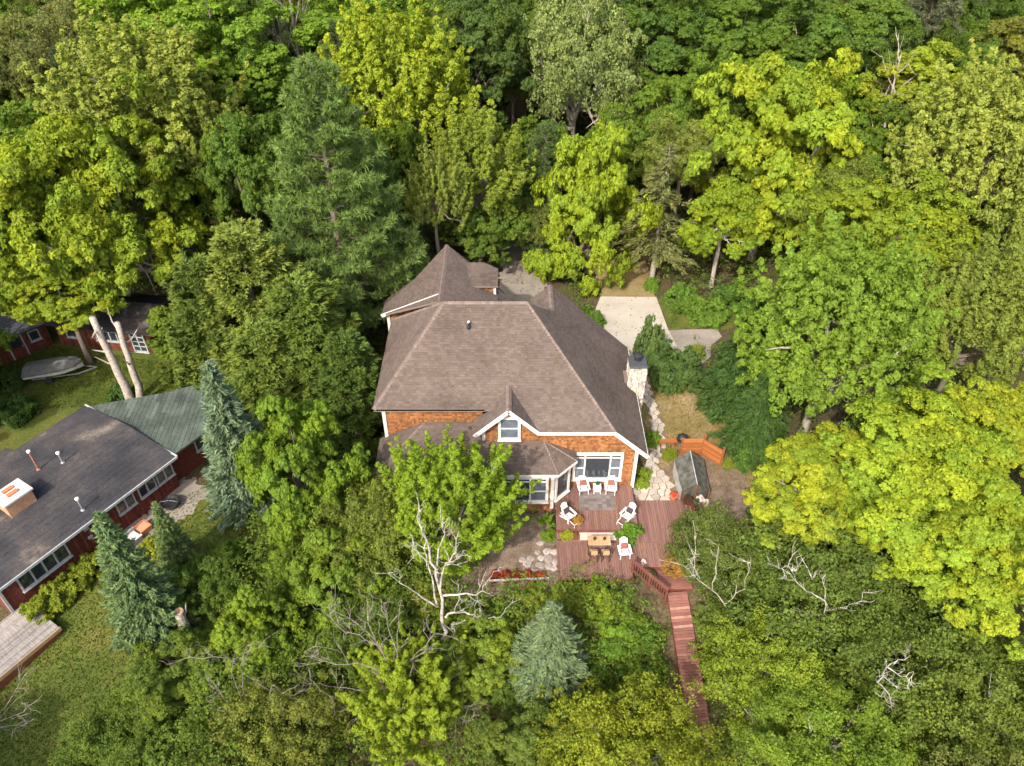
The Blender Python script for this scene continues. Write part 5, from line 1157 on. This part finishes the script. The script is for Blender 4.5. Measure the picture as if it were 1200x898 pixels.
limb_tree("white dead birch with crooked limbs before the yellow-green tree at the house", 529, 772, -2.0, 'birch_bark', 0, [
    ([(529, 772), (520, 750), (518, 720), (516, 694), (510, 667), (504, 645), (496, 626), (491, 604), (489, 583)], 0, .2, .20),
    ([(516, 694), (511, 668), (513, 645), (521, 626), (519, 606)], .05, .8, .11), ([(516, 690), (523, 662), (534, 647), (538, 622)], 0, -.6, .10), ([(523, 662), (531, 658), (543, 648)], -.1, -.8, .06),
    ([(513, 711), (496, 702), (477, 688), (454, 672)], 0, -.9, .10), ([(520, 698), (540, 695), (559, 699), (567, 687), (578, 670)], 0, -.7, .10), ([(522, 724), (533, 718), (551, 720), (563, 724), (585, 724), (592, 714)], 0, .7, .11),
    ([(560, 699), (557, 716)], -.35, .35, .05), ([(529, 757), (533, 738), (530, 730)], 0, -.4, .07), ([(528, 752), (534, 765), (533, 775)], 0, -.5, .06), ([(512, 708), (507, 684), (500, 664), (490, 648), (480, 626)], 0, .6, .09), ([(500, 664), (497, 640), (499, 615)], .3, 1.0, .05), ([(532, 718), (538, 700), (537, 684)], 0, .4, .04)], 'birch_tree', 3, .7)
limb_tree("grey leafless tree spreading its thin branches at the bottom centre", 470, 850, -3.6, 'dead_wood', 0, [
    ([(470, 850), (466, 815), (464, 787), (465, 764), (468, 731), (471, 702)], 0, .4, .11),
    ([(463, 790), (443, 757), (421, 731), (383, 712)], .1, .9, .07), ([(452, 770), (432, 730), (430, 701)], .3, 1.2, .06), ([(443, 757), (420, 745), (398, 736), (384, 722)], .4, 1.5, .05), ([(462, 792), (420, 778), (383, 776), (357, 764)], 0, -.5, .07), ([(464, 806), (421, 808), (383, 804), (355, 800)], 0, .5, .07),
    ([(466, 820), (428, 830), (404, 824), (376, 810)], 0, -.7, .06), ([(466, 800), (500, 815), (540, 788)], 0, .4, .06), ([(467, 812), (505, 818), (533, 822), (556, 832)], 0, -.5, .06), ([(505, 818), (530, 840), (545, 846)], -.3, -.8, .04), ([(464, 785), (485, 772), (495, 760), (509, 742)], 0, .5, .05), ([(465, 764), (455, 735), (447, 703)], .2, 1.1, .05)], 'bare_tree', 5, 1.0, 8, .48)
limb_tree("low grey dead brush at the bottom left of centre", 300, 880, -4.6, 'dead_wood', 0, [
    ([(300, 880), (296, 850), (290, 825)], 0, .4, .07), ([(296, 850), (275, 800), (262, 770), (222, 770)], 0, .8, .05), ([(298, 860), (265, 820), (240, 790)], 0, -.5, .05), ([(297, 845), (320, 820), (345, 815)], 0, .3, .05), ([(299, 865), (330, 862), (352, 850)], 0, -.4, .04), ([(292, 830), (282, 790), (286, 765)], .2, .9, .04), ([(298, 858), (280, 850), (255, 868)], 0, -.8, .04)], 'bare_tree', 6, 1.0, 8, .48)
limb_tree("grey bare twigs reaching in at the left edge below the grey deck", -25, 880, -3.0, 'dead_wood', 0, [
    ([(-25, 880), (-10, 850), (0, 835)], 0, .3, .06), ([(-10, 850), (15, 815), (30, 790)], 0, .5, .045), ([(-8, 848), (20, 838), (42, 822)], 0, -.4, .045), ([(-15, 860), (12, 828), (35, 805)], 0, .9, .04), ([(-12, 856), (20, 850), (40, 842)], 0, -.7, .04)], 'bare_tree', 7, .7, 6, .48)
def birch_limbs(label, bx, by, bz, Y_, limbs_, seed): return limb_tree(label, bx, by, bz, 'birch_bark', Y_, limbs_, 'birch_tree', seed, .6, 4, .42)
birch_limbs("white birch trunk leaning across the stair head at the olive birches' left edge", 880, 760, -3.0, 0, [
    ([(880, 760), (862, 725), (840, 697), (820, 678), (800, 663), (772, 656)], 0, -1.2, .12), ([(820, 678), (812, 662), (806, 655)], -.8, -1.0, .06), ([(835, 692), (838, 665), (842, 640)], -.6, -.3, .05), ([(850, 708), (872, 690), (880, 660)], -.4, .2, .05), ([(812, 672), (816, 645), (812, 610)], -.9, -.6, .045)], 11)
birch_limbs("white forked birch in the middle of the olive birches", 965, 790, -3.4, 0, [
    ([(965, 790), (968, 745), (966, 712), (968, 690), (964, 674)], 0, -.6, .14), ([(966, 704), (950, 694), (935, 684), (918, 668), (900, 660)], -.4, -1.2, .09), ([(935, 684), (930, 668), (926, 655)], -.9, -1.1, .05), ([(930, 681), (912, 678)], -.9, -1.2, .04), ([(967, 715), (990, 712), (1008, 705), (1013, 692)], -.2, -.8, .06), ([(966, 740), (956, 730), (948, 718)], 0, -.5, .05)], 12)
birch_limbs("white bent birch with bare limb ends in the lower right", 1085, 870, -3.6, 0, [
    ([(1085, 870), (1065, 840), (1045, 822), (1028, 800), (1030, 785)], 0, -.8, .14), ([(1028, 800), (1040, 782), (1055, 775), (1065, 770)], -.8, -1.2, .09), ([(1040, 782), (1055, 793), (1072, 788), (1068, 795)], -1, -1.4, .07), ([(1034, 792), (1045, 800), (1052, 805)], -.8, -1.2, .07), ([(1055, 836), (1040, 824), (1026, 812)], -.4, -.9, .07), ([(1080, 862), (1060, 852), (1040, 845), (1055, 870)], -.1, -.6, .08), ([(1060, 852), (1090, 862), (1130, 882)], -.3, .3, .07), ([(1080, 862), (1110, 835), (1135, 845)], 0, .5, .05)], 13)
bare(0, 0, .3, 2, 21, 'dead_wood', "tall dead grey tree trunks at the top left of centre", rz=.3, s=1.3, xy=at(350, 95, 9)[:2])
bare(0, 0, .3, 2, 18, 'dead_wood', "second dead grey trunk leaning left of the tallest dead one", rz=2.3, s=1.0, xy=at(336, 98, 8)[:2], tilt=(0, -.14))
bare(0, 0, 0, 2, 16.5, 'pale_bark', "bare pale tree tops poking out left of the small yellow maple", rz=1.3, s=1.2, xy=at(1035, 170, 9)[:2])
bare(215, 330, .5, 1, 7.0, 'dead_wood', "grey dead twigs in the dark gap left of the cedars", rz=1, s=1.0)
t = bare_t = empty("tree_stump", (*at(222, 752, -.6)[:2], -.9), .4, "cut-off grey tree trunk beside the leaning silver spruce", "tree stump")
MB().tube([(0, 0, -.4), (.05, .02, 1.2), (.12, 0, 2.3), (.16, .02, 3.0)], [.34, .28, .26, .25], 12).build("trunk", M['pale_bark'], t); MB().lathe([(.235, 0), (.22, .02)], (.16, .02, 3.0), 12).build("cut_face", M['oak'], t)
MB().tube([(.15, 0, 2.2), (.45, .1, 2.7), (.6, .12, 3.3)], [.07, .05, .02], 6).build("limb", M['pale_bark'], t)
# shrubs and garden plants
S = shrub
S(742, 622, 1.0, 1.15, (.075, .145, .018), "round green bush between the two deck levels", xy=(7.0, 29.1), var=0)
S(0, 0, .42, .5, (.26, .29, .03), "small yellow-green plant in the planter left of the step", xy=(3.25, 28.98), z=.3, name="plant", cat="plant")
S(0, 0, .3, .3, (.16, .07, .04), "small reddish plant in the planter left of the step", xy=(3.72, 28.98), z=.3, name="plant", cat="plant")
S(762, 405, 1.35, 3.9, (.075, .115, .034), "tall dark yew left of its rounder neighbour by the chimney", var=1)
S(788, 428, 2.25, 3.2, (.052, .088, .024), "large round dark yew right of the chimney", var=2)
S(764, 513, .75, .8, (.09, .15, .02), "green shrub along the path beside the house's right wall", var=3)
S(757, 553, .7, .75, (.12, .17, .02), "green shrub at the house's right front corner", var=0, xy=(8.35, 34.2))
S(757, 570, .55, .55, (.13, .18, .02), "low green shrub between the corner board and the stone patio", var=1, xy=(8.2, 33.3))
S(787, 525, .5, .7, (.16, .20, .02), "yellow-green plant at the left end of the orange fence", var=2, xy=(10.4, 35.9))
S(850, 545, .5, .7, (.17, .21, .03), "yellow-green plant at the right end of the orange fence", var=3, xy=(14.1, 35.1))
S(641, 610, .55, .7, (.12, .20, .02), "bright green ferny strip along the left deck edge, rear part", xy=(2.15, 30.2), var=0)
S(645, 628, .5, .6, (.13, .21, .02), "bright green ferny strip along the left deck edge, front part", xy=(2.2, 29.2), var=1)
S(690, 372, 1.3, 1.5, (.07, .13, .02), "green shrub under the bright lime maple", var=2)
S(665, 372, 1.2, 1.4, (.08, .14, .02), "green shrub left of the lime maple's trunk", var=3)
S(765, 332, .9, 1.1, (.085, .15, .02), "single round green shrub behind the concrete pad", var=0)
S(800, 348, 1.6, 1.9, (.075, .135, .02), "green bush right of the concrete pad's far corner", var=1)
S(832, 362, 1.7, 2.1, (.085, .145, .022), "taller green bush below the pale leaning trunk", var=2)
S(862, 345, 1.8, 2.2, (.06, .115, .02), "green bush below the big yellow maple", var=3)
S(818, 410, .9, .9, (.13, .16, .03), "yellowish juniper at the hemlock's left foot", var=0)
for i, x in enumerate((-1.0, -.35, .3, .95, 1.6)):
    S(0, 0, .42, .45, [(.20, .030, .014), (.17, .024, .012), (.22, .042, .013), (.19, .026, .012), (.24, .055, .016)][i], "red flowering plant in the bed along the pale edging", "red flowers along the edging", xy=(x, 26.45), name="flower_clump", cat="flowers", m='flower', var=i % 4)
S(0, 0, .75, .9, RUST, "rusty orange bush between railing and deck", xy=(9.25, 26.95), var=1, z=-.1)
S(0, 0, .32, .35, (.42, .06, .02), "red flowers on the deck edge under the birch", xy=(9.9, 29.6), name="flower_clump", cat="flowers", m='flower', z=.2)
S(0, 0, .3, .35, (.40, .05, .02), "second clump of red flowers nearer the birch trunk", xy=(10.3, 28.6), name="flower_clump", cat="flowers", m='flower', z=.2)
S(0, 0, .16, .35, (.6, .58, .5), "small white flowers at the head of the railing", xy=(7.55, 27.15), name="flower_clump", cat="flowers", m='flower', z=.2)
S(140, 462, 1.1, 1.2, (.045, .085, .02), "dark rounded bush at the foot of the twin pale trunks", var=1)
S(15, 480, 1.5, 1.8, (.05, .09, .02), "dark green bush at the left edge below the boat", var=2)
S(10, 445, 1.2, 1.3, (.05, .085, .02), "dark green bush left of the boat", var=3)
for px, py, r, h, c, lb in [(700, 700, 1.4, 1.6, LIME, "lime green bush below the lower deck's middle"), (728, 728, 1.4, 1.5, BRG, "bright green bush left of the stair head"), (670, 695, 1.2, 1.4, (.19, .23, .03), "yellow-green bush below the lower deck's left corner"),
    (715, 755, 1.7, 1.7, (.07, .13, .018), "dark green bush right of the small blue spruce"), (752, 775, 1.4, 1.5, (.085, .145, .018), "green bush against the stair's left side"), (758, 742, 1.1, 1.1, (.07, .125, .018), "green bush under the railing"),
    (700, 790, 1.4, 1.5, (.06, .105, .018), "dark bush in the hollow above the yellow-green birch"), (620, 700, 1.2, 1.2, (.16, .18, .025), "yellowish bush below the red flower bed"), (590, 720, 1.2, 1.3, (.08, .13, .02), "green bush right of the white dead birch"),
    (600, 790, 1.6, 1.7, (.06, .10, .018), "dark green bush left of the small blue spruce"), (490, 700, 1.4, 1.6, (.19, .19, .03), "yellowish bush left of the white dead birch"), (455, 690, 1.3, 1.5, (.11, .17, .02), "green bush under the yellow-green tree"),
    (842, 722, 1.3, 1.6, (.08, .11, .025), "olive bush on the stair's right side"), (866, 785, 1.4, 1.6, (.085, .12, .022), "green bush lower on the stair's right side"), (895, 590, 1.3, 1.5, (.05, .09, .02), "dark bush in the shade under the yellow maple"),
    (885, 530, 1.5, 2.0, (.06, .115, .02), "dark green bush right of the orange fence"), (915, 560, 1.4, 1.8, (.06, .105, .02), "dark green bush behind the yellow bough"), (880, 480, 1.5, 1.8, (.05, .095, .02), "dark green bush at the dry grass's right edge"),
    (415, 560, 1.1, 1.5, (.10, .16, .02), "green bush between the maple and the porch's left end"), (330, 660, 1.4, 1.6, (.11, .17, .02), "green bush below the fresh green maple"), (270, 650, 1.2, 1.4, (.075, .12, .02), "green bush at the silver-blue spruce's foot"),
    (180, 640, .9, .9, (.17, .19, .02), "yellow-green shrub at the lawn's edge by the paved strip"), (215, 665, 1.1, 1.2, (.09, .135, .02), "green shrub at the lawn's edge behind the cut trunk"), (240, 790, 1.4, 1.5, (.085, .13, .02), "green bush right of the bushy tree on the lawn's edge"), (180, 880, 1.4, 1.5, (.08, .12, .02), "green bush at the bottom edge")]:
    S(px, py, r, h, c, lb)

# ------------------------------------------------------------------ the woods behind and beside, and the undergrowth
CLEAR = [(-31, 17, 0, 46), (5.5, -4, 15.8, 56.5), (-3, 40, 4.4, 70)]     # house, yard, pad, drive
def clear(x, y, r):
    if -9.5-r < x < 9+r and 30-r < y < 51+r*.3: return True
    if -2.5-r*.5 < x < 4+r*.5 and 50 < y < 66: return True
    if 6-r*.5 < x < 16+r*.5 and 30-r < y < 57+r*.3: return True
    if x < -17+r*.6 and 10 < y < 53: return True
    return False
rr = random.Random(21); KIND = [('maple', (.062, .105, .018), "dark green leafy tree packed in the far woods"), ('maple', (.085, .14, .02), "fresh green leafy tree packed in the far woods"), ('birch', (.10, .12, .032), "olive thin-leaved tree packed in the far woods"), ('ash', (.13, .165, .035), "pale green upright-branched tree packed in the far woods"), ('hemlock', (.04, .072, .022), "dark needle tree packed in the far woods"), ('pine', (.07, .10, .042), "grey-green pine packed in the far woods")]
COLS = ["far left edge", "far left", "left", "left of centre", "centre", "right of centre", "right", "far right"]
y = 57.0
while y < 128:
    half = .70*y+14; x = -half; step = 4.9+.008*y
    while x < half:
        qx, qy = x+rr.uniform(-1.7, 1.7), y+rr.uniform(-1.7, 1.7); R_ = rr.uniform(2.6, 4.0)
        near = any((qx-a)**2+(qy-b)**2 < (.50*(c+R_))**2 for a, b, c in PLACED)
        k = rr.choices(range(6), (4, 2.5, 2, 1.4, 1.6, 1))[0]; kind, col, lab = KIND[k]; v = rr.uniform(.52, 1.05); col = tuple(c_*v for c_ in col)
        if not near and not clear(qx, qy, R_):
            top = rr.uniform(12, 16.5)+g(qx, qy)*.6
            if abs(qx-1) < 6 and qy < 75: top = 7
            dep = qy*_c-(top*.7-H)*_s; px = 600+F*qx/dep; gname = None
            if -40 < px < 1240:
                where = COLS[min(7, max(0, int(px/150)))]; row = "nearer rows" if qy < 72 else "middle rows" if qy < 92 else "rearmost rows"
                lab = lab.replace("packed in the far woods", "in the woods' "+row+", "+where); gname = "woods: "+lab
            else: gname = "trees beyond the frame"; lab = lab.replace("packed in the far woods", "of the woods outside the view")
            if kind in ('hemlock', 'pine'): conif(kind, 0, 0, top+1, 0, col, lab, gname, xy=(qx, qy), R=R_*.9)
            else: broad(kind, 0, 0, top*.62, 0, rr.uniform(1.15, 1.55), col, lab, gname, xy=(qx, qy), R=R_)
        x += step
    y += step*.88
for i, (xx, yy, h_) in enumerate([(-41, 33, 13), (-46, 38, 14), (-38, 37, 10), (-43, 28, 12), (-24.5, 6, 10), (-29, 10, 10), (-18, 3, 11), (-38.5, 41.5, 9)]):
    broad('maple', 0, 0, h_*.62+g(xx, yy), 0, 1.1, (.08, .13, .02), ["leafy tree of the woods left of the shed yard", "leafy tree on the lawn's near side"][3 < i < 7], ["trees left of the shed yard", "trees on the lawn's near side"][3 < i < 7], xy=(xx, yy), R=3.6)
for sgn, cnt in ((-1, 14), (1, 26)):       # the woods' near flanks
    for i in range(cnt):
        yy = rr.uniform(12, 56); xx = sgn*(.70*yy+rr.uniform(3, 12)+6); R_ = rr.uniform(2.8, 3.8)
        if sgn < 0: xx -= 10
        if any((xx-a)**2+(yy-b)**2 < (.7*(c+R_))**2 for a, b, c in PLACED) or (sgn < 0 and 15 < yy < 53 and xx > -46): continue
        kind, col, lab = KIND[2 if yy < 32 else rr.choices(range(4), (2, 2, 2, 2))[0]]
        broad(kind, 0, 0, 7.5+g(xx, yy), 0, 1.0, col, "leafy tree of the woods to the side of the clearing", "trees of the woods beside the clearing", xy=(xx, yy), R=R_)
def undergrowth(name, seed, n, region, hmax, nl, leaf, col, holes):
    rng = np.random.default_rng(seed); x0, x1, y0, y1 = region; T = []
    while len(T) < n:
        x, y = rng.uniform(x0, x1), rng.uniform(y0, y1)
        if any(inside(h, x, y) for h in holes): continue
        for j in range(5):
            xx, yy = x+rng.normal()*.55, y+rng.normal()*.55
            if not any(inside(h, xx, yy) for h in holes): T.append((xx, yy, g(xx, yy)+rng.uniform(.05, 1)**1.3*hmax))
    T = np.array(T); D = np.tile([0, 0, 1.], (len(T), 1)); ct = rng.normal(size=len(T))*.14; cw = rng.uniform(0, .9, len(T))
    o = link(name, leaf_mesh(name, *tufts(rng, T, D, rng.uniform(.25, .5, len(T)), nl, leaf, .7, .6, .6, ct, cw)), M['leaf']); o.color = leafcol(col); tag(o, kind="stuff")
keep_house = [(-8.6, 30.9), (2.4, 30.9), (2.4, 25.9), (7.0, 25.9), (8.3, 25.9), (10.7, 26.5), (15, 30), (16.2, 36), (15.8, 44), (13.6, 46.5), (17.3, 46.5), (17.3, 50.4), (12.8, 50.6), (12.5, 62), (6.8, 62), (7.2, 54.6), (6.3, 51), (4, 50), (3.6, 63), (-2.3, 63), (-1, 50), (-8.8, 47.6)]
stair_hole = [(6.2, 27), (10.6, 27), (10.6, 24), (11, 18.5), (8.7, 18.5), (8.2, 23.6), (6.6, 25.2)]
nb_hole = [(-60, 5), (-17.5, 5), (-15.8, 17), (-15.3, 24), (-15.2, 31), (-19.5, 35.5), (-21, 47), (-27, 49), (-36, 54), (-60, 54)]
bed_hole = [(-2.2, 25.7), (2.7, 25.7), (2.7, 30), (-.5, 30)]
undergrowth("undergrowth", 5, 17000, (-16, 24, 8, 34), 2.0, 18, .062, (.075, .115, .02), [keep_house, stair_hole, nb_hole, bed_hole])
undergrowth("undergrowth", 6, 14000, (-50, 50, 34, 80), 2.0, 11, .075, (.06, .10, .02), [keep_house, nb_hole])
